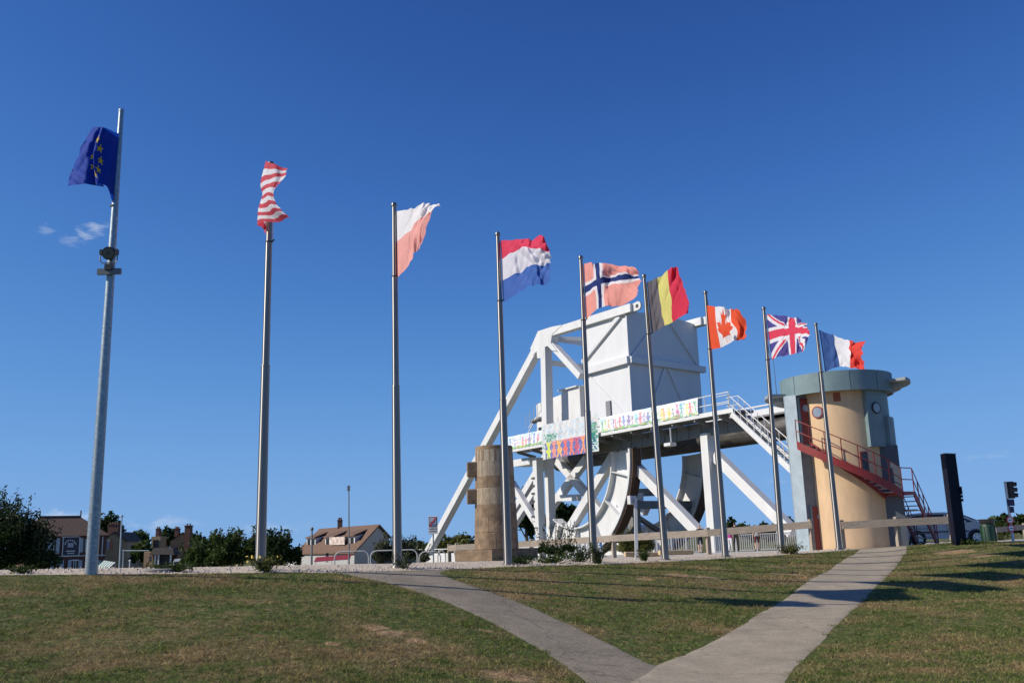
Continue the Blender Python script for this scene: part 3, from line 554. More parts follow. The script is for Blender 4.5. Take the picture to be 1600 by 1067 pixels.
for i, (bx, by, tx, ty) in POLES.items():
    B = at(bx, by, PY[i]); T = at(tx, ty, PY[i]); d = (T-B); B0 = B - d.normalized()*.12
    def on(f): return B + d*f
    if i == 1:
        o = thing('flagpole', B, 'thick galvanised flagpole carrying a floodlight, leftmost in the row', 'flagpole')
        MB().tube([B0, on(.45), on(.66), on(1)], [.098, .080, .066, .042], 20).build('shaft', m_galv, o, smooth=True)
        MB().tube([on(.998), on(1.004)], [.046, .046], 14).build('cap', m_galv, o)
        MB().tube([at(177.8, 323.5, PY[1]), at(178.1, 321.5, PY[1])], .064, 14).build('ring', m_black, o)
        c = at(170, 424, PY[1]-.12); lp = thing('floodlight', c, 'round dark floodlight clamped to the leftmost flagpole', 'floodlight')
        m_dk = M('dark_lamp_metal', (.035, .037, .035), .45, .3, var=.2)
        MB().box(c+Vector((0, .02, 0)), (.40, .06, .10)).build('bracket', M('zinc_bracket', (.16, .17, .165), .5, .6), lp)
        MB().box(c+Vector((.0, .0, .07)), (.12, .10, .10)).build('clamp', m_dk, lp)
        h = at(170.5, 396, PY[1]-.16); R_ = .115
        ax = Vector((.05, -1, -.22)).normalized()
        MB().tube([h-ax*.16, h-ax*.10, h-ax*.02, h+ax*.03], [.05, .095, R_, R_], 20).build('lamp_head', m_dk, lp, smooth=True)
        MB().tube([h+ax*.028, h+ax*.036], R_*.82, 20).build('lens', M('lamp_glass', (.10, .11, .09), .15, .0, var=.1), lp)
        MB().tube([h+ax*.034, h+ax*.042], R_*.2, 12).build('lamp_core', m_dk, lp)
        MB().tube([h+Vector((-R_-.03, 0, .0)), h+Vector((-R_-.03, 0, -.13)), h+Vector((-R_, 0, -.17)), h+Vector((R_, 0, -.17)), h+Vector((R_+.03, 0, -.13)), h+Vector((R_+.03, 0, 0))], .010, 6).build('yoke', M('zinc_bracket', (.16, .17, .165)), lp)
        for sx in (-1, 1): MB().box(h+Vector((sx*(R_+.015), 0, .02)), (.05, .07, .09)).build('pivot', m_dk, lp)
        continue
    o = thing('flagpole', B, 'brushed steel flagpole ' + names[i], 'flagpole', 'brushed steel flagpoles in a row')
    j1, j2 = .475, None
    fy = hoist[i]; f2 = (by-fy)/(by-ty)
    MB().tube([B0, on(j1)], [.100, .083], 20).build('lower_shaft', m_steel, o, smooth=True)
    MB().tube([on(j1+.0005), on(f2)], [.073, .066], 20).build('middle_shaft', m_steel, o, smooth=True)
    MB().tube([on(f2+.0005), on(.985)], [.056, .048], 18).build('upper_shaft', m_steel, o, smooth=True)
    MB().sphere(on(.991), .068, 16, 10).build('ball_finial', m_steel, o, smooth=True)
    rg = MB().tube([on(f2-.0015), on(f2+.0015)], .074, 16); rg.beam(on(f2)+Vector((.05, 0, 0)), on(f2)+Vector((.11, 0, .05)), .025, .025); rg.build('halyard_ring', m_black, o)
    MB().tube([on(j1-.001), on(j1+.0012)], .088, 18).build('collar', m_steel, o)
    MB().tube([on(.965)+Vector((.055, 0, 0)), on(f2)+Vector((.075, 0, .05))], .009, 6).build('halyard', m_rope, o)
    MB().tube([B0, B+d*.004], .135, 18).build('base_flange', m_steel, o)
# ------------------------------------------------------------------ rolling lift bridge
m_white = M('bridge_white_paint', (.66, .66, .655), .5, var=.08, scale=1.6, stretch=(1, 1, .35), bump=.05, bscale=6)
m_white2 = M('counterweight_paint', (.645, .65, .66), .55, var=.045, scale=1.4, stretch=(1, 1, .25), bump=.12, bscale=1.2)
m_grey = M('bridge_grey_steel', (.20, .20, .195), .6, var=.18, scale=1.5)
m_rust = M('rusty_track', (.10, .055, .035), .8, var=.4, scale=4)
m_dark = M('weathered_black_steel', (.035, .035, .038), .55, var=.6, scale=.9, col2=(.12, .11, .10), stretch=(1, 1, 4))
UA = rad(32); u = Vector((-math.sin(UA), math.cos(UA), 0)); VA = rad(50); v = Vector((math.sin(VA), math.cos(VA), 0)); nrm = Vector((math.cos(UA), math.sin(UA), 0))
Z = Vector((0, 0, 1))
Np = at(983, 560, 64); Np.z = 0
wid = 7.6; Rp = Np + v*wid
def T1(px, py): return onplane(px, py, Np, nrm)
def T2(px, py): return onplane(px, py, Rp, nrm)
br = thing('lift_bridge', Np + Vector((0, 0, -2.2)), 'white steel rolling lift bridge with a huge box counterweight', 'bridge')
def beamp(name, a, b, w, h, mat=m_white, par=None): return MB().beam(a, b, w, h, nrm).build(name, mat, par or br)
GZ = -2.2
# counterweight box
zt = T1(979, 487).z; zb_ = 8.0; tL = 4.9
box_pts = [Np, Rp, Rp+u*tL, Np+u*tL]
# a shallow pitched roof, higher on its centre line
rid0 = (Np+Rp)/2 + Z*(zt+.35); rid1 = rid0 + u*tL
cw = MB(); p8 = [p+Z*zb_ for p in box_pts] + [p+Z*zt for p in box_pts] + [rid0, rid1]
cw.add(p8, [(3, 2, 1, 0), (0, 1, 5, 8, 4), (1, 2, 6, 5), (2, 3, 7, 9, 6), (3, 0, 4, 7), (4, 8, 9, 7), (8, 5, 6, 9)])
cwo = cw.build('counterweight', m_white2, br)
zm = T1(985, 562).z
e0 = -nrm*.16
def cwb(name, a, b, w, h, side=None): return MB().beam(a, b, w, h, side).build(name, m_white2, cwo)
cwb('belt', Np+e0-u*.15+Z*zm, Np+u*tL+e0+Z*zm, .34, .5); cwb('belt', Np-u*.17-v*.1+Z*zm, Rp-u*.17+v*.35+Z*zm, .34, .45)
cwb('edge_strip', Np-nrm*.03-u*.03+Z*zb_, Np-nrm*.03-u*.03+Z*(zt-.1), .14, .14, nrm)
cwb('stiffener', T1(912, 566)+e0*.5, T1(970, 494)+e0*.5, .22, .3, nrm); cwb('stiffener', T1(922, 588)+e0*.2, T1(978, 648)+e0*.2, .06, .12, nrm)
def E1(f, z): return Np + v*(wid*f) + Z*z - u*.06
for a, b in (((.02, zm+.2), (.42, zt-.3)), ((.58, zt-.1), (.98, zm+.2)), ((.12, zb_+.5), (.48, zm-.2)), ((.52, zm-.2), (.88, zb_+.5))): cwb('stiffener', E1(*a), E1(*b), .16, .18, u)
box('vent_door', M('vent_dark', (.22, .22, .23), .6), cwo, T1(952.5, 644)+e0*.4, (.12, .5, 1.6), UA)
MB().tube([rid0+u*.6, rid0+u*.6+Z*.25], .09, 8).build('roof_knob', m_white2, cwo)
# trusses
for k, (T, P0) in enumerate(((T1, Np), (T2, Rp))):
    sh = v*wid if k else Vector((0, 0, 0))
    apex = T1(852, 524)+sh; end = T1(990, 481)+sh; foot = T1(667, 868)+sh
    beamp('top_chord', apex-u*0, end, .62, .58)
    lug = MB().prism([p-nrm*.08 for p in (end+Z*.27+u*.1, end-u*.55+Z*.33, end-u*.75+Z*.27, end-u*.85+Z*.12, end-u*.85-Z*.1, end-u*.72-Z*.24, end-u*.5-Z*.28, end-Z*.27+u*.1)], nrm*.16).build('lug_plate', m_white, br)
    MB().box(end-u*.48+nrm*(-.09)+Z*.02, (.03, .26, .22), UA).build('lug_hole', m_dark, lug)
    beamp('inclined_leg', foot, apex, .62, .66)
    beamp('post', T1(856.5, 700)+sh, T1(853, 532)+sh, .66, .66)
    beamp('diagonal', T1(858, 532)+sh, T1(909, 588)+sh, .5, .5)
    # gusset with cut-back corners
    MB().prism([p+sh-nrm*.34 for p in (T1(838, 556), T1(834, 545), T1(846, 518), T1(868, 511), T1(884, 508), T1(868, 523), T1(866, 536), T1(876, 549), T1(868, 548), T1(861, 541), T1(856, 543), T1(854, 560), T1(845, 560), T1(844, 549))], nrm*.68).build('gusset', m_white, br)
for za, ta in ((T1(853, 530).z, 0), (T1(905, 512).z, 0)): pass
A1 = T1(853, 528); 
beamp('cross_strut', A1+v*.3, A1+v*wid, .4, .4); 
for a, b in ((A1+v*.3, Np+u*tL+v*wid+Z*(zt-.3)), (A1+v*wid, Np+u*tL+v*.5+Z*(zt-.3))): MB().beam(a, b, .3, .3).build('wind_brace', m_white, br)
A2 = T1(854, 566); MB().beam(A2, A2+v*wid, .35, .35).build('cross_strut', m_white, br)
# rockers: curved box girders that roll on the track
rr = 7.0; zc = .2+rr
def rocker(P0, name):
    c = P0 + u*rr; seg = 40; a0, a1 = rad(2), rad(-122); ro, ri = rr, rr-2.1
    outer = []; inner = []
    for k in range(seg+1):
        a = a0+(a1-a0)*k/seg; d_ = -u*math.cos(a)+Z*math.sin(a); outer.append(c+Z*(zc)+d_*ro); inner.append(c+Z*zc+d_*ri)
    o = MB()
    for s_ in (-.06,):    # web plate in the middle of the box
        vs = []; fs = []
        for p, q in zip(outer, inner): vs += [p-nrm*.05, q-nrm*.05, q+nrm*.05, p+nrm*.05]
        for k in range(seg):
            b_ = k*4; fs += [(b_+i, b_+(i+1) % 4, b_+4+(i+1) % 4, b_+4+i) for i in range(4)]
        fs += [(0, 1, 2, 3), tuple(seg*4+i for i in (3, 2, 1, 0))]; o.add(vs, fs)
    ob = o.build(name, m_white, br)
    for nm, ring, tk_, half, mat in (('rim', outer, .16, .5, m_white), ('tread', [p+(p-c-Z*zc).normalized()*.17 for p in outer], .12, .36, m_rust), ('inner_flange', inner, .10, .42, m_white)):
        vs = []; fs = []; m_ = MB()
        for p in ring:
            dd = (p-c-Z*zc).normalized()*tk_/2; vs += [p-nrm*half-dd, p+nrm*half-dd, p+nrm*half+dd, p-nrm*half+dd]
        for k in range(seg): b_ = k*4; fs += [(b_+i, b_+(i+1) % 4, b_+4+(i+1) % 4, b_+4+i) for i in range(4)]
        fs += [(0, 1, 2, 3), tuple(seg*4+i for i in (3, 2, 1, 0))]; m_.add(vs, fs).build(nm, mat, ob)
    for k in range(5, seg, 8): MB().beam(outer[k], inner[k], .8, .06, nrm).build('stiffener', m_white, ob)
    return ob
rocker(Np+nrm*.0, 'rocker'); rocker(Rp, 'rocker')
for a_ in (-35, -70, -105):
    d_ = -u*math.cos(rad(a_))+Z*math.sin(rad(a_)); q = Np+u*rr+Z*zc+d_*(rr-1.0); MB().beam(q, q+v*wid, .45, .55).build('cross_girder', m_grey, br)
for a_, b_ in ((-35, -70), (-70, -105)):
    q0 = Np+u*rr+Z*zc+(-u*math.cos(rad(a_))+Z*math.sin(rad(a_)))*(rr-1.0); q1 = Np+v*wid+u*rr+Z*zc+(-u*math.cos(rad(b_))+Z*math.sin(rad(b_)))*(rr-1.0); MB().beam(q0, q1, .3, .3).build('cross_brace', m_grey, br)
for P0 in (Np, Rp): MB().beam(P0-u*6+Z*-.35, P0+u*18+Z*-.35, 1.5, .7, nrm).build('track_girder', m_grey, br)
# deck girders beyond, seen end-on at quay level
dk_a, dk_b = Np+u*8, Np+u*85
zd0 = T1(700, 867).z
for sh in (Vector((0, 0, 0)), v*wid): MB().beam(dk_a+sh+Z*(zd0-.55), dk_b+sh+Z*(zd0-.55), .4, 1.1, nrm).build('deck_girder', m_white, br)
MB().beam((dk_a+v*wid/2)+Z*(zd0-.9), (dk_b+v*wid/2)+Z*(zd0-.9), wid, .3, nrm).build('deck', m_grey, br)
pr = MB()
for k in range(26): q = dk_a+u*(3*k)+Z*zd0-nrm*.1; pr.beam(q, q+Z*.55, .06, .06, nrm)
pr.beam(dk_a+Z*(zd0+.55)-nrm*.1, dk_b+Z*(zd0+.55)-nrm*.1, .07, .07, nrm); pr.build('deck_railing', m_white, br)
# dark round girder behind the near trusses
Dp = at(1016, 700, 70); 
tb = MB().tube([Dp+u*12, Dp-u*14.6], .78, 20).build('round_girder', m_dark, br, smooth=True)
MB().beam(Dp+u*12+Z*.85, Dp-u*14.6+Z*.85, 1.5, .12, nrm).build('walkway_plate', m_grey, tb)
for h in (.35, .75): MB().tube([Dp-u*4+Z*(.9+h)+nrm*.2, Dp-u*14.6+Z*(.9+h)+nrm*.2], .06, 6).build('pipe', m_white, tb)
MB().beam(Dp-u*5+Z*1.15-nrm*.2, Dp-u*14.6+Z*1.15-nrm*.2, .3, .42, nrm).build('cable_duct', m_white2, tb)

# -- service platform with banners, its supports and stairs
Pp = at(1140, 640, 54); Pp.z = 0
def PL(px, py, back=0): return onplane(px, py, Pp-nrm*0+nrm*back, nrm)
zpl = (PL(1113, 646).z + PL(796, 705).z)/2
t0 = 0; t1 = (PL(796, 705)-Pp).dot(u)
pf = thing('service_platform', Pp+Z*GZ, 'long raised white platform with painted banners along its rail', 'platform')
c_ = Pp + u*(t1/2) + nrm*.75
MB().beam(Pp-u*.3+nrm*.8+Z*(zpl-.05), Pp+u*t1+nrm*.8+Z*(zpl-.05), 1.6, .10, nrm).build('floor_plate', m_grey, pf)
MB().beam(Pp-u*.3+Z*(zpl+.0), Pp+u*t1+Z*(zpl+.0), .10, .26, nrm).build('kick_board', m_white, pf)
MB().beam(Pp+nrm*1.6+Z*(zpl-.62), Pp+u*16.5+nrm*1.6+Z*(zpl-.62), .3, .85, nrm).build('main_girder', m_grey, pf)
for k in range(12): q = Pp+u*(1+k*t1/12); MB().beam(q+nrm*.05+Z*(zpl-.18), q+nrm*1.8+Z*(zpl-.55), .10, .22).build('cantilever', m_grey, pf)
for k in range(14): q = Pp+u*(.6+k*1.15)+nrm*1.42; MB().beam(q+Z*(zpl-1.03), q+Z*(zpl-.2), .07, .10, nrm).build('web_stiffener', m_grey, pf)
rl = MB()
for k in range(13): q = Pp+u*(k*t1/12)+nrm*.02; rl.beam(q+Z*zpl, q+Z*(zpl+1.1), .05, .05)
for h in (.55, 1.1): rl.tube([Pp+Z*(zpl+h)+nrm*.02, Pp+u*t1+Z*(zpl+h)+nrm*.02], .03, 6)
rl.build('guard_rail', m_white, pf)
# lamp bracket under the platform
q = PL(1047, 668); lb = MB().beam(q, q-Z*.9, .07, .07); lb.build('lamp_arm', m_white, pf); MB().box(q-Z*1.05+u*.1, (.5, .6, .22), UA, .03).build('lamp_box', m_white, pf)
# columns
def col(name, px0, px1, ytop, back, dep, ztop=None, mat=m_white):
    a = PL(px0, ytop, back); b = PL(px1, ytop, back); c = (a+b)/2; w_ = (b-a).dot(-u); zt_ = a.z if ztop is None else ztop
    return MB().beam(Vector((c.x, c.y, GZ)), Vector((c.x, c.y, zt_)), dep, abs(w_), nrm).build(name, mat, pf)
col('column', 1102, 1113, 678, 1.6, .9); col('column', 837, 843, 716, 1.3, .62); col('column', 854.5, 859.5, 712, 2.6, .62)
rf = PL(846, 720, 1.3)
for k in range(6): q = PL(835, 747+k*12, 1.1); MB().box(q, (.3, .45, .16), UA).build('ladder_bracket', m_dark, pf)
def strut(pa, pb, back, w=.5, h=.55, mat=m_white): return MB().beam(PL(*pa, back), PL(*pb, back), w, h, nrm).build('strut', mat, pf)
strut((966, 702), (884, 838), 1.9, .55, .62); strut((972, 706), (1092, 832), 1.9, .55, .62); strut((1119, 712), (1240, 832), 1.7, .55, .62)
strut((872, 720), (960, 822), 5.0, .5, .6, m_white2); strut((918, 716), (862, 792), 5.0, .5, .6, m_white2)
strut((940, 716), (1010, 800), 7.0, .5, .6, m_white2)
strut((870, 778), (905, 777), 4.6, .4, .5); strut((985, 770), (1030, 768), 5.5, .4, .55, m_grey)
strut((800, 754), (842, 822), 4.5, .5, .5); strut((838, 766), (802, 822), 5.0, .5, .5)
MB().box(PL(826, 722, 1.6), (1.4, 2.4, .55), UA).build('end_beam', m_white, pf)
# short concrete pedestal with a pipe between the rockers
pd_ = PL(989, 776, 4.0); MB().box(pd_, (1.2, .9, .5), UA).build('pedestal_cap', m_white, pf); MB().box(Vector((pd_.x, pd_.y, (pd_.z+GZ)/2)), (.7, .6, pd_.z-GZ), UA).build('pedestal', m_grey, pf)

# banners
def canvas(h, w, bgc): C = np.zeros((h, w, 3)); C[:] = bgc; return C
def blot(C, x, y, rx, ry, col, rot=0):
    h, w = C.shape[:2]; yy, xx = np.mgrid[0:h, 0:w]; dx, dy = xx+.5-x, yy+.5-y; c, s = math.cos(rot), math.sin(rot); C[(((dx*c+dy*s)/rx)**2+((-dx*s+dy*c)/ry)**2) < 1] = col
def stroke(C, x0, y0, x1, y1, r, col):
    h, w = C.shape[:2]; yy, xx = np.mgrid[0:h, 0:w]; dx, dy = x1-x0, y1-y0; t = np.clip(((xx+.5-x0)*dx+(yy+.5-y0)*dy)/(dx*dx+dy*dy+1e-9), 0, 1); C[np.hypot(xx+.5-x0-t*dx, yy+.5-y0-t*dy) < r] = col
def figure(C, x, y, h, col, g, arms=None):
    r = h*.10; skirt = g.random() < .45; up = g.random() < .35 if arms is None else arms; ln = g.uniform(-.06, .06)*h
    blot(C, x+ln, y-h*.86, r*1.15, r*1.25, col); stroke(C, x+ln*.7, y-h*.72, x, y-h*.42, h*.065, col)
    if skirt: blot(C, x, y-h*.40, h*.16, h*.15, col)
    for s in (-1, 1):
        stroke(C, x, y-h*.40, x+s*h*g.uniform(.06, .16), y, h*.045, col)
        ay = y-h*(1.0 if up else g.uniform(.38, .6)); stroke(C, x+ln*.7, y-h*.68, x+s*h*(g.uniform(.10, .16) if up else g.uniform(.2, .3)), ay, h*.032, col)
PAL = [tuple(.70*q+.30*.82 for q in srgb(*c)) for c in ((232, 70, 60), (240, 150, 40), (245, 215, 50), (60, 170, 90), (50, 110, 200), (205, 70, 150), (60, 180, 190), (165, 200, 60), (120, 80, 170), (150, 150, 155), (225, 100, 130))]
def strip_banner(w, h, n, seed):
    g = np.random.default_rng(seed); C = canvas(h, w, srgb(238, 244, 248))
    for _ in range(60): blot(C, g.uniform(0, w), g.uniform(0, h*.5), g.uniform(2, 12), g.uniform(1, 3), srgb(205, 228, 245))
    for _ in range(120): blot(C, g.uniform(0, w), h*g.uniform(.86, 1.02), g.uniform(2, 9), g.uniform(1, 3), srgb(*[(150, 200, 120), (120, 190, 150), (190, 215, 130)][g.integers(3)]))
    for k in range(n): figure(C, (k+.5+g.uniform(-.2, .2))*w/n, h*g.uniform(.86, .95), h*g.uniform(.62, .8), PAL[g.integers(len(PAL))], g)
    for _ in range(w): blot(C, g.uniform(0, w), g.uniform(h*.2, h), g.uniform(.6, 1.6), g.uniform(.6, 1.6), PAL[g.integers(len(PAL))])
    return C
def big_banner(w, h, seed):
    g = np.random.default_rng(seed); C = canvas(h, w, srgb(208, 212, 214))
    for _ in range(170): a = g.random(); blot(C, g.uniform(0, w), g.uniform(0, h*.45), g.uniform(1, 5), g.uniform(1, 2.5), srgb(*[(150, 195, 225), (190, 215, 230), (215, 205, 200), (205, 190, 190)][g.integers(4)]))
    for k in range(9): x = w*g.uniform(.15, .85); stroke(C, x, h*.42, x+w*g.uniform(-.1, .1), h*g.uniform(.12, .3), .9, srgb(150, 175, 200))
    for x0, ww, hh in ((.15, .17, .30), (.9, .12, .20)):
        for _ in range(200): blot(C, w*(x0+g.normal(0, ww*.35)), h*(hh+.45*g.random()), g.uniform(1, 3), g.uniform(1, 3), srgb(*[(40, 130, 110), (60, 150, 120), (30, 100, 95), (90, 170, 130)][g.integers(4)]))
    yy, xx = np.mgrid[0:h, 0:w]; blue = (xx > w*.05) & (xx < w*.80) & (yy > h*.52); C[blue] = srgb(60, 80, 165)
    stroke(C, w*.05, h*.52, w*.8, h*.52, 1.6, srgb(210, 180, 190))
    for _ in range(120): blot(C, w*g.uniform(.05, .8), h*g.uniform(.55, 1), g.uniform(1, 3), g.uniform(1, 3), srgb(*[(90, 110, 190), (45, 60, 140), (80, 70, 150)][g.integers(3)]))
    cols = [(205, 220, 60), (225, 130, 110), (235, 170, 60), (225, 80, 60), (240, 100, 50), (190, 40, 90), (240, 130, 50)]
    for k, c in enumerate(cols): figure(C, w*(.11+.105*k), h*.97, h*.44, srgb(*c), g, True)
    for _ in range(160): blot(C, w*g.uniform(.04, .8), h*g.uniform(.55, 1), g.uniform(.5, 1.1), g.uniform(.5, 1.4), srgb(*[(235, 225, 220), (90, 110, 190), (200, 120, 150)][g.integers(3)]))
    C = C*.82+.18*.55
    for _ in range(90): blot(C, w*(.9+g.normal(0, .05)), h*(.5+.45*g.random()), g.uniform(1, 3), g.uniform(1, 3), srgb(*[(40, 120, 120), (50, 150, 120), (35, 90, 130)][g.integers(3)]))
    return C
m_banner = attr_mat('painted_banner', .7, 0, .05, 3)
def banner(label, px0, px1, front, ztop, zbot, C, seed):
    h, w = C.shape[:2]; a = (PL(px0, 660)-Pp).dot(u); b = (PL(px1, 660)-Pp).dot(u); g = np.random.default_rng(seed)
    s, t = np.meshgrid(np.linspace(0, 1, w+1), np.linspace(0, 1, h+1)); wob = .03*np.sin(s*23+seed)*np.sin(t*3)+.02*np.sin(s*61+t*4)
    O = np.array(Pp); U_ = np.array(u); N_ = np.array(nrm); sag = .05*np.abs(np.sin(s*math.pi*max(2, round((a-b)/2))))
    P = O + U_*(a+(b-a)*s)[..., None] - N_*(front+wob)[..., None]; P[..., 2] = ztop-(ztop-zbot)*t + sag*(t-.5)*.6
    o = colour_grid('banner', P, C, m_banner); return tag(o, label, 'banner', 'painted banners on the platform rail')
banner('short painted banner with children at the left end of the platform', 795, 851, .09, zpl+1.12, zpl+.10, strip_banner(150, 44, 9, 3), 1)
banner('tall mural banner with figures reaching up on a blue ground', 850, 938, .22, zpl+1.45, zpl-1.15, big_banner(170, 110, 4), 2)
banner('long white banner painted with a row of coloured children', 939, 1094, .09, zpl+1.12, zpl+.10, strip_banner(300, 40, 24, 5), 3)
# machine cabin on the bridge
cb = T1(872, 640)+v*1.6; cz0 = zpl
ch = thing('machine_cabin', Vector((cb.x, cb.y, cz0)), 'white flat-roofed machine cabin behind the bridge post', 'cabin')
def CT(px, py, back=1.3): return onplane(px, py, Np+nrm*back, nrm)
zt2 = CT(885, 609).z; A_ = CT(879, 640); A_.z = 0; B_ = CT(907, 640); B_.z = 0; D_ = v*3.0
MB().hexa([Vector((p.x, p.y, cz0)) for p in (A_, B_, B_+D_, A_+D_)]+[Vector((p.x, p.y, zt2)) for p in (A_, B_, B_+D_, A_+D_)]).build('cabin_wall', m_white, ch)
C_ = CT(838, 640); C_.z = 0; A2_ = A_+u*.02; D2 = nrm*2.4
zt3 = zt2-.25
MB().hexa([Vector((p.x, p.y, cz0)) for p in (C_, A2_, A2_+D2, C_+D2)]+[Vector((p.x, p.y, z_)) for p, z_ in ((C_, zt3-.3), (A2_, zt3), (A2_+D2, zt3), (C_+D2, zt3-.3))]).build('side_wall', m_white, ch)
MB().box(A_+u*.9-nrm*.03+Z*(cz0+1.05), (.08, .85, 2.0), UA).build('door', M('cabin_door_grey', (.30, .33, .38), .5), ch)  # darker door, painted plain blue grey
w_ = MB().box(C_-u*.55-nrm*.03+Z*(cz0+1.55), (.08, .5, .75), UA).build('window', M('dark_glass', (.03, .035, .04), .1), ch)
MB().box(C_-u*.55-nrm*.05+Z*(cz0+2.0), (.10, .7, .08), UA).build('lintel', m_white, w_)
MB().box((A_+B_)/2+D_*.5+Z*(zt2+.05), (3.4, (A_-B_).length+.1, .10), UA).build('roof', m_white2, ch)
st_ = MB()
for k in range(5): q = CT(822+k*6, 668-k*6, -.2); st_.beam(q, q+Z*1.0, .05, .05)
st_.beam(CT(818, 690, -.2), CT(838, 652, -.2), .06, .06); st_.beam(CT(826, 668, -.2), CT(846, 640, -.2), .05, .05); st_.build('rear_ladder_rail', m_white, ch)
for px, py in ((835, 658), (843, 655)): MB().sphere(CT(px, py, -.1), .3, 9, 6, (1, 1, .7)).build('motor_housing', m_grey, ch, smooth=True)

# stairs from the platform down to the tower
stp = thing('platform_stairs', PL(1140, 640)+nrm*.6, 'white steel stairs from the raised platform down to the tower', 'stairs')
sa = PL(1134, 640)+nrm*.25; sa.z = zpl; sb = at(1240, 738, 45.5); wdt = Vector((.75, .65, 0)).normalized()*1.0
MB().beam(sa+wdt*.5-u*1.0+Z*-.06, sa+wdt*.5+u*1.2-Z*.06, 1.1, .1).build('landing', m_grey, stp)
for s_ in (0, 1): MB().beam(sa+wdt*s_, sb+wdt*s_, .07, .34).build('stringer', m_white, stp)
ns = 22
for k in range(1, ns): q = sa.lerp(sb, k/ns); MB().beam(q+wdt*.04, q+wdt*.96, .26, .04).build('tread', m_grey, stp)
for s_ in (0, 1):
    for h in (.5, 1.0): MB().tube([sa+wdt*s_-u*-1.0+Z*h, sa+wdt*s_+Z*h, sb+wdt*s_+Z*h], .025, 6).build('handrail', m_white, stp)
    for k in range(0, 10): q = sa.lerp(sb, k/9)+wdt*s_; MB().beam(q, q+Z*1.0, .04, .04).build('baluster', m_white, stp)
# ------------------------------------------------------------------ round control tower
m_tan = M('tan_render', (.64, .445, .265), .85, var=.14, scale=1.6, stretch=(1, 1, .35), bump=.1, bscale=30)
m_bluegrey = M('blue_grey_panel', (.155, .225, .24), .55, var=.14, scale=1.6)
m_pale = M('pale_blue_concrete', (.42, .50, .54), .7, var=.14, scale=2.2)
m_red = M('red_paint', (.21, .022, .019), .45, var=.15, scale=3)
m_glass = M('window_glass', (.25, .30, .36), .08, .0, var=.3, scale=1)
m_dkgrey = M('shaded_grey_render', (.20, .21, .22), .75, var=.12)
TC = at(1331, 852, 43.5); TCz = gz(TC.x, TC.y); TC.z = TCz
fw = Vector((-TC.x, -TC.y, 0)).normalized(); rt = Vector((-fw.y, fw.x, 0))      # towards the camera, and to its right
def pol(r, deg, z=0): a = rad(deg); return Vector((TC.x, TC.y, 0)) + fw*(r*math.cos(a)) + rt*(r*math.sin(a)) + Z*z
zcb = at(1312, 609, 41.0).z; zct = at(1309, 578, 41.0).z
tw = thing('control_tower', TC, 'round tan control tower with blue grey canopy and red spiral stairs', 'tower')
ang0 = math.atan2(fw.y, fw.x)
def la(deg): return ang0 + rad(deg)      # lathe angle of a bearing seen from the tower's axis
r0 = 1.95
body = MB().lathe(Vector((TC.x, TC.y, 0)), [(r0, TCz-.3), (r0, zct-.2)], 64).build('drum', m_tan, tw, smooth=True)
MB().lathe(Vector((TC.x, TC.y, 0)), [(2.07, TCz-.3), (2.07, TCz+.16), (2.0, TCz+.17)], 64).build('foot_band', M('tan_foot', (.45, .32, .20), .9), body)
def arc(name, mat, rin, rout, z0, z1, d0, d1, par=tw, n=None):
    n = n or max(3, int(abs(d1-d0)/5)); m_ = MB(); vs = []; fs = []
    for k in range(n+1):
        d = d0+(d1-d0)*k/n; vs += [pol(rin, d, z0), pol(rout, d, z0), pol(rout, d, z1), pol(rin, d, z1)]
    for k in range(n): b = k*4; fs += [(b+i, b+(i+1) % 4, b+4+(i+1) % 4, b+4+i) for i in range(4)]
    fs += [(0, 1, 2, 3), tuple(n*4+i for i in (3, 2, 1, 0))]; return m_.add(vs, fs).build(name, mat, par, smooth=True)
canopy = arc('canopy_core', m_dkgrey, 0.02, 2.42, zcb+.06, zct-.06, 0, 360, n=60)
k0 = -75
for k in range(12): arc('canopy_panel', m_bluegrey, 2.38, 2.5, zcb, zct, -105+k*30+.35, -75+k*30-.35, canopy)
for d0, d1, zz in ((-128, -62, at(1222, 622, 43.5).z), (66, 132, at(1402, 605, 43.5).z)):
    m_wing = M('wing_concrete', (.27, .29, .295), .8, var=.2); arc('wing', m_wing, 2.45, 3.25, zz, zz+.13, d0, d1); arc('wing', m_wing, 2.45, 2.85, zz-.20, zz+.002, d0+8, d1-8)
# wedge of wall on the left with both doors
zw1 = zcb+.02
lat = Vector((.94, -.34, 0)); dpt = Vector((.34, .94, 0))
E_ = TC - lat*1.74 - dpt*1.80; E_.z = 0
d_r = Vector((.955, .297, 0)); d_l = (-lat*.44+dpt*.12)
Fr = E_ + d_r*1.15; Fl = E_ + d_l; Bk = Fl + dpt*2.6
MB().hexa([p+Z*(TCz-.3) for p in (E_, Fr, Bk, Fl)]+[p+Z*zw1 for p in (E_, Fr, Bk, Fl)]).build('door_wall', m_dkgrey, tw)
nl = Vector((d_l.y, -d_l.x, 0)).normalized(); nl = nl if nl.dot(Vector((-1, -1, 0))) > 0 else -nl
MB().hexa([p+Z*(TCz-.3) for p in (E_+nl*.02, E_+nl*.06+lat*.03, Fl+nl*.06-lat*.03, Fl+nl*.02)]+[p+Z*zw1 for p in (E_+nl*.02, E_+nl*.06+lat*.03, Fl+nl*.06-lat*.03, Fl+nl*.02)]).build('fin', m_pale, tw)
sl_ = -Vector((d_l.x, d_l.y, 0)).cross(Z).normalized()
Bp = Fl - lat*.02
MB().hexa([p+Z*(TCz-.3) for p in (Fl-lat*.03, Fl-lat*.03+dpt*2.2, Fl-lat*.10+dpt*2.2, Fl-lat*.10)]+[p+Z*zw1 for p in (Fl-lat*.03, Fl-lat*.03+dpt*2.2, Fl-lat*.10+dpt*2.2, Fl-lat*.10)]).build('fin', m_pale, tw)
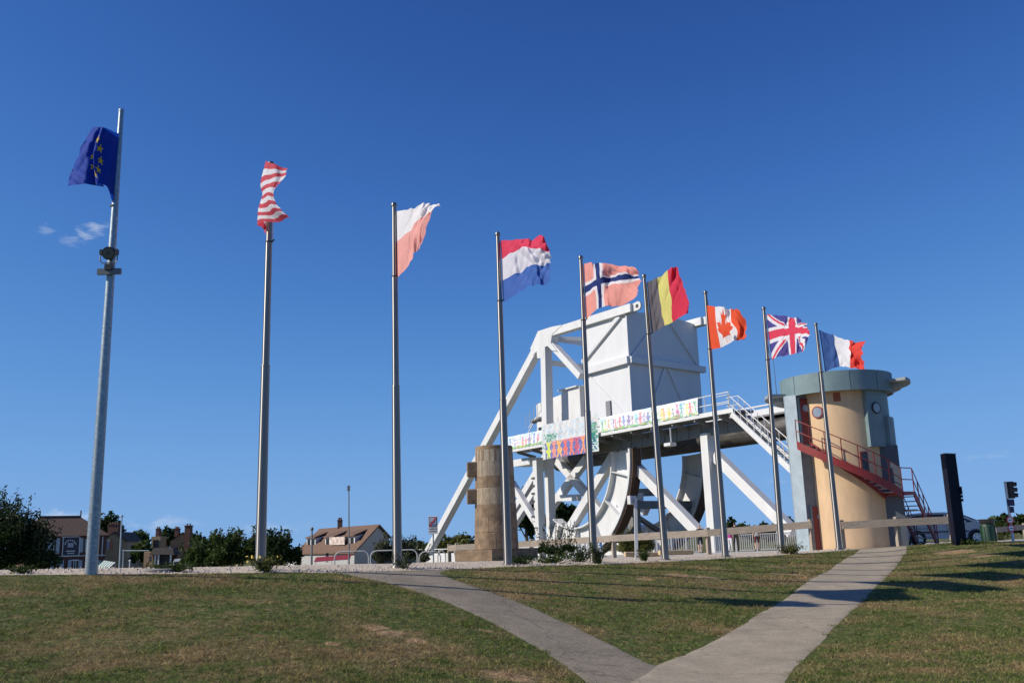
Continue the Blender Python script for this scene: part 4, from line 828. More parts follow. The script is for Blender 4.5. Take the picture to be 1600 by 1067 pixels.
nr = Vector((d_r.y, -d_r.x, 0)).normalized(); nr = nr if nr.dot(fw) > 0 else -nr
def door(name, s0, s1, z0, z1, port):
    a, b = E_+d_r*s0, E_+d_r*s1
    o = MB().hexa([p+Z*z0 for p in (a, b, b+nr*.05, a+nr*.05)]+[p+Z*z1 for p in (a, b, b+nr*.05, a+nr*.05)]).build(name, m_red, tw)
    for p in (a, b): MB().hexa([q+Z*z0 for q in (p-d_r*.05, p+d_r*.05, p+d_r*.05+nr*.07, p-d_r*.05+nr*.07)]+[q+Z*(z1+.04) for q in (p-d_r*.05, p+d_r*.05, p+d_r*.05+nr*.07, p-d_r*.05+nr*.07)]).build('door_frame', m_bluegrey, o)
    c = (a+b)/2 + nr*.05 + Z*(z0+(z1-z0)*.78)
    MB().tube([c-nr*.01, c+nr*.02], port, 20).build('porthole', m_glass, o)
    MB().box(a.lerp(b, .88)+nr*.08+Z*(z0+1.0), (.04, .04, .14)).build('handle', m_steel, o)
zud = at(1262, 690, 41.6).z
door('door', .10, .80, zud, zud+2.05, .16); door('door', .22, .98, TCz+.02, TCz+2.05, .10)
for z_ in (zud-1.6, zud-.15): MB().beam(E_+nr*.004+Z*z_, E_+d_r*.9+nr*.004+Z*z_, .03, .025).build('panel_joint', m_bluegrey, tw)
# grey bay on the right with a porthole, dark shaft below it
zrb = at(1380, 697, 41.5).z
bay = arc('bay', m_bluegrey, 1.9, 2.2, zrb, zcb+.08, 34, 92)
arc('bay_box', m_bluegrey, 2.15, 2.36, zrb-.02, zrb+1.35, 62, 90, bay)
c = pol(2.2, 47, at(1373, 637, 41.5).z); dn = (c-Vector((TC.x, TC.y, c.z))).normalized()
MB().tube([c-dn*.02, c+dn*.05], .26, 24).build('porthole_ring', m_black, bay); MB().tube([c+dn*.03, c+dn*.06], .205, 24).build('porthole_pane', m_glass, bay)
MB().box(TC+rt*1.86+fw*.25+Z*((zrb-TCz)/2-.1), (1.8, .95, zrb-TCz+.3), ang0).build('rear_shaft', M('shaded_shaft', (.075, .09, .11), .6, var=.15), tw)  # blue grey shaft with the shade beside the drum put into its colour
c = pol(1.95, -26, at(1291, 641, 41.5).z); dn = (c-Vector((TC.x, TC.y, c.z))).normalized()
pw = MB().tube([c-dn*.02, c+dn*.06], .27, 24).build('porthole_ring', m_red, body); MB().tube([c+dn*.04, c+dn*.07], .215, 24).build('porthole_pane', m_glass, pw)
z0, z1 = at(1358, 752, 41.5).z, at(1357, 705, 41.5).z
wn = arc('slot_window', m_red, 1.9, 1.99, z0, z1, 22, 32, body); arc('pane', M('dark_glass', (.03, .035, .04), .1), 1.98, 2.0, z0+.08, z1-.08, 23.5, 30.5, wn)
arc('rust_stain', M('rust_stain', (.30, .09, .05), .9, var=.3), 1.95, 1.954, at(1315, 626, 41.5).z, at(1315, 612, 41.5).z, -4, 5, body)
q = at(1213.5, 616, 43.5); MB().tube([q, q+Z*1.75], [.02, .008], 6).build('antenna', m_steel, tw)
# spiral stairs
stw = thing('spiral_stairs', pol(2.6, 5, TCz), 'red steel stairs winding down the front of the round tower', 'stairs')
zl = at(1400, 768, 41.0).z; ri_, ro_ = 2.06, 3.0; a0_, a1_ = -38, 50; nst = 15
def sz(d): return zud + (zl-zud)*(d-a0_)/(a1_-a0_)
for r_, tk2 in ((ro_, .05), (ri_+.04, .05)):
    m_ = MB(); vs = []; fs = []; n = 24
    for k in range(n+1):
        d = a0_+(a1_-a0_)*k/n; z_ = sz(d); vs += [pol(r_-tk2/2, d, z_-.30), pol(r_+tk2/2, d, z_-.30), pol(r_+tk2/2, d, z_+.06), pol(r_-tk2/2, d, z_+.06)]
    for k in range(n): b = k*4; fs += [(b+i, b+(i+1) % 4, b+4+(i+1) % 4, b+4+i) for i in range(4)]
    m_.add(vs, fs+[(0, 1, 2, 3), tuple(n*4+i for i in (3, 2, 1, 0))]).build('stringer', m_red, stw)
m_tread = M('galvanised_tread', (.30, .31, .32), .5, .5, var=.2)
for k in range(nst): d = a0_+(a1_-a0_)*(k+.5)/nst; arc('tread', m_tread, ri_+.03, ro_-.03, sz(d)-.10, sz(d)-.06, d-2.6, d+2.6, stw, 2)
arc('landing', m_red, ri_, ro_+.05, zl-.14, zl, a1_, a1_+20, stw, 3)
for h in (.52, 1.02):
    MB().tube([pol(ro_, a0_+(a1_-a0_)*k/20, sz(a0_+(a1_-a0_)*k/20)+h) for k in range(21)]+[pol(ro_, a1_+18, zl+h)], .022, 6).build('handrail', m_red, stw)
for k in range(8): d = a0_+(a1_-a0_)*k/7; MB().beam(pol(ro_, d, sz(d)-.2), pol(ro_, d, sz(d)+1.02), .035, .035).build('baluster', m_red, stw)
# lower flight down to the plaza
la_ = pol(ro_, a1_+19, zl); wv = pol(ri_+.06, a1_+19, zl)-la_; tg_ = rt*math.cos(rad(a1_+19))-fw*math.sin(rad(a1_+19)); lb_ = la_+tg_*2.5; lb_.z = gz(lb_.x, lb_.y)+.02
for s_ in (0, 1): MB().beam(la_+wv*s_-Z*.10, lb_+wv*s_, .06, .26).build('stringer', m_red, stw)
for k in range(1, 12): q = la_.lerp(lb_, k/12); MB().beam(q+wv*.04, q+wv*.96, .26, .04).build('tread', m_tread, stw)
m_dred = m_red
for s_ in (0, 1):
    for h in (.5, 1.0): MB().tube([la_+wv*s_+Z*h-(lb_-la_)*.0, lb_+wv*s_+Z*h, lb_+wv*s_+Z*.02+(lb_-la_)*.03], .022, 6).build('handrail', m_dred, stw)
    for k in range(5): q = la_.lerp(lb_, k/4.5)+wv*s_; MB().beam(q, q+Z*1.0, .035, .035).build('baluster', m_red, stw)
MB().lathe(at(1424, 797, 41.8), [(.0, -.02), (.26, -.02), (.26, .04), (0, .04)], 16).build('round_plate', m_dkgrey, stw)

# ------------------------------------------------------------------ stone pillar
m_stone = M('brown_stone', (.235, .165, .103), .9, var=.45, scale=4, bump=.6, bscale=18)
m_stone2 = M('streaked_stone', (.28, .205, .13), .9, var=.35, scale=3.5, bump=.6, bscale=18, col2=(.42, .345, .25), stretch=(3, 3, .7))
MY = 29.0; mb_ = at(776, 858, MY); mt_ = at(771, 697, MY); zgm = gz(mb_.x, MY)
mon = thing('stone_pillar', Vector((mb_.x, MY, zgm)), 'round weathered brown stone pillar with projecting blocks on a plinth', 'monument')
ec = at(769, 877, MY-1.0); dl_ = Vector((-.85, .53, 0)); dr_ = Vector((.53, .85, 0)); zp0, zp1 = zgm-.3, at(769, 858.5, MY-1.0).z
def slab(name, a, la_, lb, z0, z1, mat, par): 
    pts = [a, a+dl_*la_, a+dl_*la_+dr_*lb, a+dr_*lb]; return MB().hexa([Vector((p.x, p.y, z0)) for p in pts]+[Vector((p.x, p.y, z1)) for p in pts]).build(name, mat, par)
pl_o = slab('plinth', ec, 1.33, 2.6, zp0+.35, zp1, m_stone, mon); slab('plinth_base', ec+dl_*.1+dr_*.1, 1.13, 2.3, zp0, zp0+.35, m_stone, mon)
cpt = Vector((mb_.x, MY, 0))
cuts = [(858, 832, .0, .665, 2), (832, 808, .2, .655, 3), (808, 787.5, .9, .64, 2), (787.5, 763, .4, .625, 1), (763, 744, 1.2, .61, 2), (744, 722, .3, .60, 1), (722, 697.5, 1.0, .585, 1)]
for k, (ya, yb, ph, r_, ns_) in enumerate(cuts):
    z0, z1 = at(770, ya, MY).z, at(770, yb, MY).z; ns_ = max(ns_, 1)*2
    for j in range(ns_):
        a0 = ph+2*math.pi*j/ns_+.006; a1 = ph+2*math.pi*(j+1)/ns_-.006; jr = r_+random.uniform(-.002, .003); n = 10; vs = []; fs = []
        for i in range(n+1):
            a = a0+(a1-a0)*i/n; e = Vector((math.cos(a), math.sin(a), 0)); vs += [cpt+e*.1+Z*(z0+.004), cpt+e*(jr-.010)+Z*(z0+.004), cpt+e*jr+Z*(z0+.016), cpt+e*(jr-.012)+Z*(z1-.014), cpt+e*(jr-.022)+Z*(z1-.003), cpt+e*.1+Z*(z1-.003)]
        for i in range(n): b = i*6; fs += [(b+q, b+(q+1) % 6, b+6+(q+1) % 6, b+6+q) for q in range(6)]
        fs += [tuple(range(6)), tuple(n*6+q for q in range(5, -1, -1))]
        MB().add(vs, fs).build('stone', m_stone2 if k in (3, 5) else m_stone, mon, smooth=True)
MB().lathe(cpt, [(.655, at(770, 857, MY).z), (.575, at(770, 704, MY).z), (.3, at(770, 703, MY).z)], 24).build('mortar_core', M('mortar', (.34, .29, .22), .95), mon)
for ya, yb in ((744.5, 722), (787, 764)):
    z0, z1 = at(743, ya, MY).z, at(743, yb, MY).z; x0 = at(729.5, ya, MY-.2).x; MB().box(Vector(((x0+mb_.x-.4)/2, MY+.02, (z0+z1)/2)), (mb_.x-.4-x0, .62, z1-z0-.01), .10, .03).build('projecting_block', m_stone, mon)

# ------------------------------------------------------------------ wooden fence
m_wood = M('weathered_wood', (.34, .285, .225), .85, var=.28, scale=5, bump=.4, bscale=25, stretch=(1, 1, 6))
def fence(label, posts, rail_on, zrail=None):
    P = []
    for px, yt, Yd in posts: q = at(px, yt, Yd); P.append(q)
    o = thing('wooden_fence', Vector((P[0].x, P[0].y, gz(P[0].x, P[0].y))), label, 'fence', 'post and rail fences')
    for q in P: MB().box(Vector((q.x, q.y, (q.z+gz(q.x, q.y)-.2)/2)), (.15, .15, q.z-gz(q.x, q.y)+.2), .3, .015).build('post', m_wood, o)
    for a, b in zip(P, P[1:]):
        f = Vector((.0, -.11, -.20)); MB().beam(a+f, b+f, .09, .26).build('rail', m_wood, o)
    return o
fence('weathered wooden post and rail fence between pillar and tower', [(702, 849.5, 44.4), (714, 848, 44), (830, 842, 42), (958, 833, 39), (1105, 824, 37), (1266, 811, 36)], 0)
fence('wooden post and rail fence from the tower to the dark pylon', [(1313, 812, 34.5), (1400, 807, 34.2), (1484, 803, 34)], 0)
fence('far wooden rail by the traffic light', [(1553, 822, 50), (1600, 817, 51), (1680, 812, 52)], 0)
# ------------------------------------------------------------------ white quay railing
def railing(label, pa, pb, Ya, Yb, h, nb):
    a, b = at(*pa, Ya), at(*pb, Yb); o = thing('quay_railing', a, label, 'railing', 'white quay railings'); d = b-a
    for hh in (h, h*.80, .08): MB().beam(a+Z*hh, b+Z*hh, .05, .05).build('rail', m_white, o)
    proto = MB().box(Vector((0, 0, h*.42)), (.035, .035, h*.76)).build('baluster', m_white, None, local=True); proto.parent = o; proto.location = (0, 0, 0)
    for k in range(1, nb+1): q = proto.copy(); COL.objects.link(q); q.location = d*(k/nb)
    for k in range(5): q = a+d*(k/4); MB().beam(q-Z*.6, q+Z*h, .08, .08).build('post', m_white, o)
railing('white quay railing beneath the rockers of the lift bridge', (858, 876), (934, 872), 47, 47, 1.0, 26)
railing('white quay railing with wide mesh left of the tall white column', (1004, 868), (1096, 864), 46, 46, 1.05, 24)
railing('white baluster railing left of the round tower', (1118, 864), (1250, 858), 48, 48, 1.05, 40)
for (a, b) in (((976, 865.5), (1030, 866)), ((1030, 863), (1082, 862))):
    p, q = at(*a, 33), at(*b, 33.5); tag(MB().tube([p, q], .09, 10).build('log_barrier', M('peeled_log', (.50, .38, .22), .8, var=.2), smooth=True), 'low peeled log on posts beside the gravel, ' + ('left one' if a[0] < 1000 else 'right one'), 'barrier', 'low log barriers')

# hoop barriers along the gravel
def hoop(label, x0, x1, yt, Yd, h=1.0, mid=True):
    a, b = at(x0, yt, Yd), at(x1, yt, Yd); zt_ = a.z; o = thing('hoop_barrier', Vector((a.x, Yd, zt_-h)), label, 'barrier', 'white hoop barriers'); r = .18
    d = (b-a); d.z = 0; e = d.normalized(); pts = [a-Z*h]+[a-Z*r+e*(r*(1-math.cos(t)))+Z*(r*math.sin(t)) for t in np.linspace(0, math.pi/2, 5)]+[b-Z*(b.z-zt_)-Z*r-e*(r*(1-math.cos(t)))+Z*(r*math.sin(t)) for t in np.linspace(math.pi/2, 0, 5)]
    e2 = pts[-1]; pts.append(Vector((e2.x, e2.y, zt_-h))); MB().tube(pts, .019, 8).build('hoop', M('dull_white_tube', (.48, .48, .47), .5), o, smooth=True)
    if mid: MB().tube([a-Z*.48, Vector((b.x, b.y, a.z-.48))], .016, 6).build('mid_rail', MATS['dull_white_tube'], o)
hoop('white hoop barrier left of the white and red flag pole', 523, 576, 862, 27.5); hoop('white hoop barrier behind the white and red flag pole', 579, 652, 860.5, 28)
hoop('white hoop barrier left of the small no-bathing sign', 655, 688, 862, 29, mid=False); hoop('white hoop barrier right of the small no-bathing sign', 684, 696, 859.5, 31, mid=False)
# no-bathing sign
def text(name, s, size, mat, parent, loc, face, bold=.0):
    cu = bpy.data.curves.new(name, 'FONT'); cu.body = s; cu.size = size; cu.align_x = 'CENTER'; cu.align_y = 'CENTER'; cu.extrude = .002; cu.offset = bold
    o = bpy.data.objects.new(name, cu); COL.objects.link(o); dg = bpy.context.evaluated_depsgraph_get(); me = bpy.data.meshes.new_from_object(o.evaluated_get(dg)); bpy.data.objects.remove(o)
    q = link(name, me, mat, parent); q.location = Vector(loc)-wloc(parent); q.rotation_euler = (math.pi/2, 0, face); return q
sy = 30.0; sb_ = at(677.5, 879, sy); sg = thing('bathing_sign', sb_, 'small white no-bathing sign with a red diagonal, on a thin post', 'sign')
m_sw = M('sign_white', (.80, .80, .78), .5, var=.05); m_sr = M('sign_red', (.60, .05, .05), .5, var=.05); m_sk = M('sign_black', (.03, .03, .035), .5, var=.1); m_sb = M('sign_blue', (.12, .22, .42), .5, var=.15)
ct = at(676.5, 820, sy-.03); MB().tube([sb_-Z*.1, Vector((ct.x, sy+.02, ct.z+.2))], .022, 8).build('post', m_galv, sg); bw, bh = .29, .55
bd = MB().box(ct, (bw, .02, bh), 0, .004).build('board', m_sw, sg)
pc = ct+Vector((0, -.013, .10)); MB().box(pc, (.25, .006, .30)).build('picture_frame', m_sk, bd); MB().box(pc+Vector((0, -.005, 0)), (.215, .006, .265)).build('picture', M('sign_pale_blue', (.45, .55, .68), .5), bd)
MB().beam(pc+Vector((-.10, -.011, -.125)), pc+Vector((.10, -.011, .125)), .006, .045, Vector((0, 1, 0))).build('red_bar', m_sr, bd)
MB().sphere(pc+Vector((.03, -.008, .03)), .03, 8, 6, (1, .2, 1)).build('swimmer_head', m_sk, bd); MB().beam(pc+Vector((-.08, -.009, -.02)), pc+Vector((.05, -.009, .0)), .004, .035, Vector((0, 1, 0))).build('swimmer_body', m_sk, bd)
MB().box(pc+Vector((0, -.009, -.09)), (.21, .004, .05)).build('waves', m_sb, bd)
text('lettering', 'BAIGNADE', .052, m_sk, bd, ct+Vector((0, -.014, -.115)), 0); text('lettering', 'INTERDITE', .052, m_sk, bd, ct+Vector((0, -.014, -.19)), 0)
# other posts
b0 = ground(994.5, 874); tq = at(993, 782, b0.y); sp = thing('white_signpost', b0, 'thin white signpost with a small board, seen edge-on, near the gravel', 'sign')
MB().beam(b0-Z*.1, tq+Z*.05, .085, .085).build('post', m_white, sp); MB().box(tq+Vector((-.09, .05, .02)), (.34, .10, .24), .9, .01).build('board', m_white, sp)
yb = ground(373, 882.5); ytp = at(374, 838, yb.y); yp = thing('yellow_post', yb, 'weathered yellow bollard at the back of the gravel', 'bollard')
my = M('faded_yellow', (.55, .42, .22), .8, var=.25); MB().tube([yb-Z*.1, ytp], .085, 14).build('shaft', my, yp, smooth=True); MB().tube([ytp, ytp+Z*.03], [.088, .06], 14).build('cap', my, yp)
# concrete manhole at the lawn edge
mh = ground(245, 892.5); tag(MB().lathe(mh, [(0, .05), (.26, .05), (.29, .03), (.30, -.1)], 20).build('manhole_cover', M('manhole_concrete', (.28, .25, .22), .9), smooth=True), 'round concrete manhole ring at the lawn edge', 'manhole')

# ------------------------------------------------------------------ dark pylon, bin, traffic light, car
py_b = at(1498, 849, 31); zpy = gz(py_b.x, py_b.y); m_navy = M('navy_panel', (.006, .007, .018), .6, var=.3, scale=2, spec=.12)
pyl = thing('dark_pylon', Vector((py_b.x, 31, zpy)), 'tall dark navy information pylon standing on the right lawn', 'pylon')
hp = at(1482, 710, 31).z; fl = at(1488, 848, 31.0); mk = at(1494, 848, 30.7); fr_ = at(1511, 848, 31.0)
pts = [Vector((p.x, p.y, 0)) for p in (fl, mk, fr_, fr_+Vector((.05, .25, 0)), fl+Vector((.1, .3, 0)))]
MB().prism([p+Z*(zpy-.1) for p in pts], Z*(hp-zpy+.1)).build('body', m_navy, pyl)
MB().prism([p+(Vector((py_b.x, 31.1, 0))-p)*-.03+Z*(hp+.001) for p in pts], Z*.03).build('cap', M('navy_cap', (.05, .05, .06), .4), pyl)
for yy_ in (762, 768, 775, 781): q = at(1504, yy_, 31.05); MB().box(Vector((fr_.x+.02, q.y, q.z)), (.07, .14, .09 if yy_ != 768 else .16)).build('edge_emblem', m_navy, pyl)
bq = at(1545, 839, 40); zbn = gz(bq.x, bq.y); bn = thing('litter_bin', Vector((bq.x, 40, zbn)), 'dark green litter bin with a black flared lid', 'bin')
zt_ = at(1545, 811, 40).z; m_gb = M('bin_green', (.008, .04, .02), .5, var=.25)
MB().lathe(Vector((bq.x, 40, 0)), [(.27, zbn-.05), (.28, zt_-.22), (.27, zt_-.2)], 20).build('drum', m_gb, bn, smooth=True); MB().lathe(Vector((bq.x, 40, 0)), [(.22, zt_-.2), (.26, zt_-.16), (.34, zt_), (.30, zt_+.01), (0, zt_-.05)], 20).build('lid', m_black, bn, smooth=True)
for k in range(10): a = k*.628; MB().box(Vector((bq.x+.285*math.cos(a), 40+.285*math.sin(a), (zbn+zt_-.25)/2)), (.03, .03, zt_-zbn-.3), a).build('slat', m_gb, bn)
tl0 = at(1582, 836, 44); tl1 = at(1570, 752, 44); tl = thing('traffic_light', tl0, 'traffic light with signs on a white post, at the far right', 'traffic light')
ax_ = Vector((tl0.x, 44, 0)); MB().tube([ax_+Z*(tl0.z-.6), ax_+Z*tl1.z], .06, 10).build('post', m_white, tl)
zs = [at(1576, y_, 44).z for y_ in (757, 765.5, 774)]; hb = MB().box(ax_+Vector((.18, -.05, zs[1])), (.21, .24, zs[0]-zs[2]+.28), 0, .02).build('signal_head', m_black, tl)
for z_, c_l in zip(zs, ((.10, .008, .008), (.10, .06, .005), (.008, .08, .03))):
    MB().tube([ax_+Vector((.27, -.12, z_)), ax_+Vector((.295, -.13, z_))], .085, 12).build('lens', M('lens%.2f' % c_l[0]+str(c_l[1]), c_l, .2), hb); MB().tube([ax_+Vector((.28, -.12, z_+.02)), ax_+Vector((.42, -.14, z_))], .10, 10, False).build('visor', m_black, hb)
for y_, w_, h_ in ((785, .32, .30), (796, .20, .28)): MB().box(ax_+Vector((.08, -.1, at(1577, y_, 44).z)), (w_, .03, h_)).build('plate', M('sign_dark_blue', (.02, .025, .07), .4), tl)
for y_ in (812, 825):
    q = ax_+Vector((-.08, -.12, at(1579, y_, 44).z)); so_ = MB().tube([q, q+Vector((0, -.02, 0))], .175, 20).build('round_sign', m_sr, tl); MB().tube([q+Vector((0, -.018, 0)), q+Vector((0, -.03, 0))], .12, 20).build('sign_face', m_sw, so_); MB().box(q+Vector((0, -.034, 0)), (.15, .006, .035)).build('symbol', m_sk, so_)
# silver car, facing right, partly behind the pylon
def car():
    c0 = at(1470, 846, 46); zb = gz(c0.x, 46)+.01; m_cp = M('silver_paint', (.55, .52, .50), .3, .15, var=.04); m_gl = M('car_glass', (.02, .03, .035), .05, 0, var=.2); m_ty = M('tyre', (.015, .015, .016), .8); m_rim = M('alloy', (.55, .56, .57), .3, .8, var=.1)
    front = at(1538, 840, 46).x; L_ = 4.3; x0 = front-L_; W_ = 1.7; yn = 46-W_/2
    o = thing('parked_car', Vector((front-L_/2, 46, zb)), 'silver people carrier parked behind the dark pylon', 'car')
    prof = [(0, .45), (.03, .75), (.10, 1.0), (.45, 1.42), (1.2, 1.52), (2.2, 1.52), (2.85, 1.42), (3.80, 1.0), (4.05, .90), (4.24, .76), (4.3, .55), (4.27, .30), (.05, .28)]
    def side(pr_, w0, w1):   # profile with tumblehome: upper part narrower
        near = []; far = []
        for x, z in pr_:
            k = sst(.95, 1.6, z); hw_ = W_/2*(1-.14*k)*(1-.10*sst(3.6, 4.3, x)-.06*sst(.5, 0, x)); near.append(Vector((x0+x, 46-hw_, zb+z))); far.append(Vector((x0+x, 46+hw_, zb+z)))
        n = len(pr_); return near, far, n
    nr_, fr__, n = side(prof, 0, 0); MB().add(nr_+fr__, [tuple(range(n-1, -1, -1)), tuple(range(n, 2*n))]+[(i, (i+1) % n, n+(i+1) % n, n+i) for i in range(n)]).build('body', m_cp, o, smooth=True)
    def pane(name, poly, off=.012):
        a, b, k = side(poly, 0, 0); MB().prism([p+Vector((0, -off, 0)) for p in a], Vector((0, .006, 0))).build(name, m_gl, o)
    pane('side_window', [(.40, 1.0), (.62, 1.36), (1.25, 1.43), (1.25, 1.0)]); pane('side_window', [(1.33, 1.0), (1.33, 1.43), (2.15, 1.43), (2.15, 1.0)]); pane('side_window', [(2.23, 1.0), (2.23, 1.43), (2.75, 1.37), (3.45, 1.03)])
    a, b, k = side([(2.90, 1.42), (3.76, 1.04)], 0, 0); up_ = Vector((.03, 0, .03)); MB().add([a[0]+up_+Vector((0, .07, 0)), a[1]+up_+Vector((0, .07, 0)), b[1]+up_-Vector((0, .07, 0)), b[0]+up_-Vector((0, .07, 0))], [(0, 1, 2, 3)]).build('windscreen', m_gl, o)
    for x in (.80, 3.55):
        for y_ in (46-W_/2+.09, 46+W_/2-.09):
            c = Vector((x0+x, y_, zb+.31)); w = MB().tube([c+Vector((0, -.11, 0)), c+Vector((0, .11, 0))], .315, 20).build('wheel', m_ty, o)
            MB().tube([c+Vector((0, -.125, 0)), c+Vector((0, -.10, 0))], .205, 16).build('rim', m_rim, w)
            for k in range(6): a_ = k*1.047; MB().box(c+Vector((math.cos(a_)*.13, -.128, math.sin(a_)*.13)), (.05, .01, .05)).build('rim_hole', m_black, w)
        c = Vector((x0+x, 46-W_/2-.003, zb+.33)); MB().tube([c, c+Vector((0, .05, 0))], .37, 20).build('wheel_arch', m_black, o)
    MB().box(Vector((x0+4.12, 46-W_/2+.14, zb+.74)), (.22, .20, .14), -.3, .02).build('headlight', m_glass, o); MB().box(Vector((x0+4.12, 46+W_/2-.14, zb+.74)), (.22, .20, .14), .3, .02).build('headlight', m_glass, o)
    MB().box(Vector((x0+3.0, 46-W_/2-.08, zb+1.05)), (.14, .16, .14), 0, .03).build('mirror', m_cp, o)
    MB().box(Vector((x0+2.1, 46-W_/2-.008, zb+.62)), (2.2, .015, .05)).build('door_strip', m_black, o)
    for x in (1.29, 2.19): MB().box(Vector((x0+x, 46-W_/2-.003, zb+.75)), (.012, .006, .55)).build('door_gap', m_black, o)
car()

# ------------------------------------------------------------------ people on the quay
def person(label, px, yf, ytop, Yd, face, top, legs, hair, skin=(.55, .34, .24), bare=(), arm=(0, 0), stride=.08, legs_short=False, hairlen=.0, zf=None):
    b = at(px, yf, Yd); H = at(px, ytop, Yd).z-b.z
    if zf is not None: H = zf
    me = bpy.data.meshes.new('body'); k = H/1.72
    J = {'pel': (0, 0, .95), 'wai': (0, 0, 1.10), 'che': (0, -.01, 1.30), 'nec': (0, 0, 1.47), 'nk2': (0, -.01, 1.53), 'hd': (0, -.02, 1.60), 'hd2': (0, -.02, 1.70)}
    for s, n in ((-1, 'l'), (1, 'r')):
        st = stride*s; J.update({n+'hip': (s*.09, 0, .90), n+'kne': (s*.10, -st*.5-.02, .50), n+'ank': (s*.105, st*.9, .08), n+'toe': (s*.12, st*.9-.16, .03), n+'sho': (s*.17, 0, 1.42), n+'elb': (s*.24, .03, 1.14), n+'wri': (s*(.22-arm[0]*.12), -.10-.12*arm[0], .93+.17*arm[0]), n+'han': (s*(.21-arm[0]*.14), -.15-.14*arm[0], .86+.22*arm[0]), n+'fin': (s*(.20-arm[0]*.15), -.18-.14*arm[0], .79+.26*arm[0])})
    E = [('pel', 'wai'), ('wai', 'che'), ('che', 'nec'), ('nec', 'nk2'), ('nk2', 'hd'), ('hd', 'hd2')]
    for n in 'lr': E += [('pel', n+'hip'), (n+'hip', n+'kne'), (n+'kne', n+'ank'), (n+'ank', n+'toe'), ('che', n+'sho'), (n+'sho', n+'elb'), (n+'elb', n+'wri'), (n+'wri', n+'han'), (n+'han', n+'fin')]
    R = {'pel': (.15, .11), 'wai': (.135, .10), 'che': (.155, .11), 'nec': (.075, .07), 'nk2': (.052, .055), 'hd': (.075, .092), 'hd2': (.065, .08)}
    for n in 'lr': R.update({n+'hip': (.09, .095), n+'kne': (.06, .065), n+'ank': (.04, .045), n+'toe': (.04, .03), n+'sho': (.065, .065), n+'elb': (.045, .045), n+'wri': (.03, .026), n+'han': (.038, .022), n+'fin': (.028, .014)})
    ks = list(J); me.from_pydata([tuple(k*c for c in J[q]) for q in ks], [(ks.index(a), ks.index(c)) for a, c in E], [])
    o = bpy.data.objects.new('body', me); COL.objects.link(o); sk = o.modifiers.new('skin', 'SKIN'); sk.use_smooth_shade = True
    for i, q in enumerate(ks): v_ = me.skin_vertices[0].data[i]; v_.radius = (R[q][0]*k, R[q][1]*k); v_.use_root = (q == 'pel')
    o.modifiers.new('sub', 'SUBSURF').levels = 2; dg = bpy.context.evaluated_depsgraph_get(); m2 = bpy.data.meshes.new_from_object(o.evaluated_get(dg)); bpy.data.objects.remove(o)
    r = thing('person', b, label, 'person'); bo = link('body', m2, None, r); bo.rotation_euler = (0, 0, face)
    m2.materials.clear()
    for nm, c in (('skin', skin), ('top', top), ('legs', legs), ('hair', hair), ('shoe', (.03, .03, .03))): m2.materials.append(M('%s_%.2f_%.2f_%.2f' % ((nm,)+tuple(c)), c, .75, var=.12, scale=10))
    for p in m2.polygons:
        c = p.center/k; p.use_smooth = True; i = 0
        if c.z < .09: i = 4
        elif c.z < (.97) and abs(c.x) < .185: i = 2 if (not legs_short or c.z > .52) else 0
        elif c.z < 1.47 and c.z >= .95 and abs(c.x) < .2: i = 1
        elif abs(c.x) >= .185 and c.z > (1.18 if 'arm' in bare else .96): i = 1
        elif c.z > 1.47:
            i = 3 if (c.z > 1.66 or (c.y > .01 and c.z > 1.55-hairlen)) else 0
        p.material_index = i
    return r
person('person in a dark jacket and shorts beside the tall white column', 1095, 864, 819, 45, .3, (.02, .022, .035), (.02, .022, .03), (.06, .04, .03), legs_short=True, arm=(1, 0))
person('person in a magenta top and white trousers at the railing', 1142, 862, 823, 45.5, 2.6, (.40, .03, .25), (.75, .73, .72), (.10, .06, .03), bare=('arm',), hairlen=.1)
person('tall person in dark clothes standing by the railing', 1151, 862, 815, 45.8, 2.9, (.025, .02, .022), (.03, .025, .025), (.03, .02, .015))
person('person in a pale grey top and dark red shorts at the railing', 1184, 860, 819, 45.5, 3.3, (.50, .47, .45), (.10, .03, .03), (.25, .20, .15), bare=('arm',), legs_short=True, stride=.02)
person('person in blue and white near the left railing under the bridge', 940, 876, 838, 44, 1.2, (.20, .38, .70), (.60, .65, .72), (.12, .08, .05))
person('small figure in black by the red awning of the restaurant', 511, 879, 861, 86, .5, (.02, .02, .02), (.03, .03, .04), (.03, .02, .02))

# ------------------------------------------------------------------ buildings beyond the canal
m_brick = M('dark_red_brick', (.12, .058, .045), .9, var=.25, scale=9, bump=.3); m_roofb = M('brown_tiles', (.155, .092, .06), .9, var=.3, scale=5, bump=.4, bscale=14); m_roofd = M('dark_brown_tiles', (.095, .06, .045), .9, var=.3, scale=5, bump=.4, bscale=14)
m_ochre = M('ochre_wall', (.36, .26, .15), .9, var=.2); m_wgrey = M('grey_render', (.38, .38, .37), .9, var=.12); m_shut = M('pale_shutter', (.40, .43, .48), .6, var=.1); m_dg = M('dark_glass', (.03, .035, .04), .1); m_wf = M('white_frame', (.75, .75, .74), .5, var=.05)
FZ = -2.2
def quadwall(name, a, b, z0, z1, mat, par, th=.3):
    d = (b-a); d.z = 0; n = Vector((-d.y, d.x, 0)).normalized(); n = n if n.y > 0 else -n; p = [Vector((q.x, q.y, 0)) for q in (a, b)]
    pts = [p[0], p[1], p[1]+n*th, p[0]+n*th]; return MB().hexa([q+Z*z0 for q in pts]+[q+Z*z1 for q in pts]).build(name, mat, par)
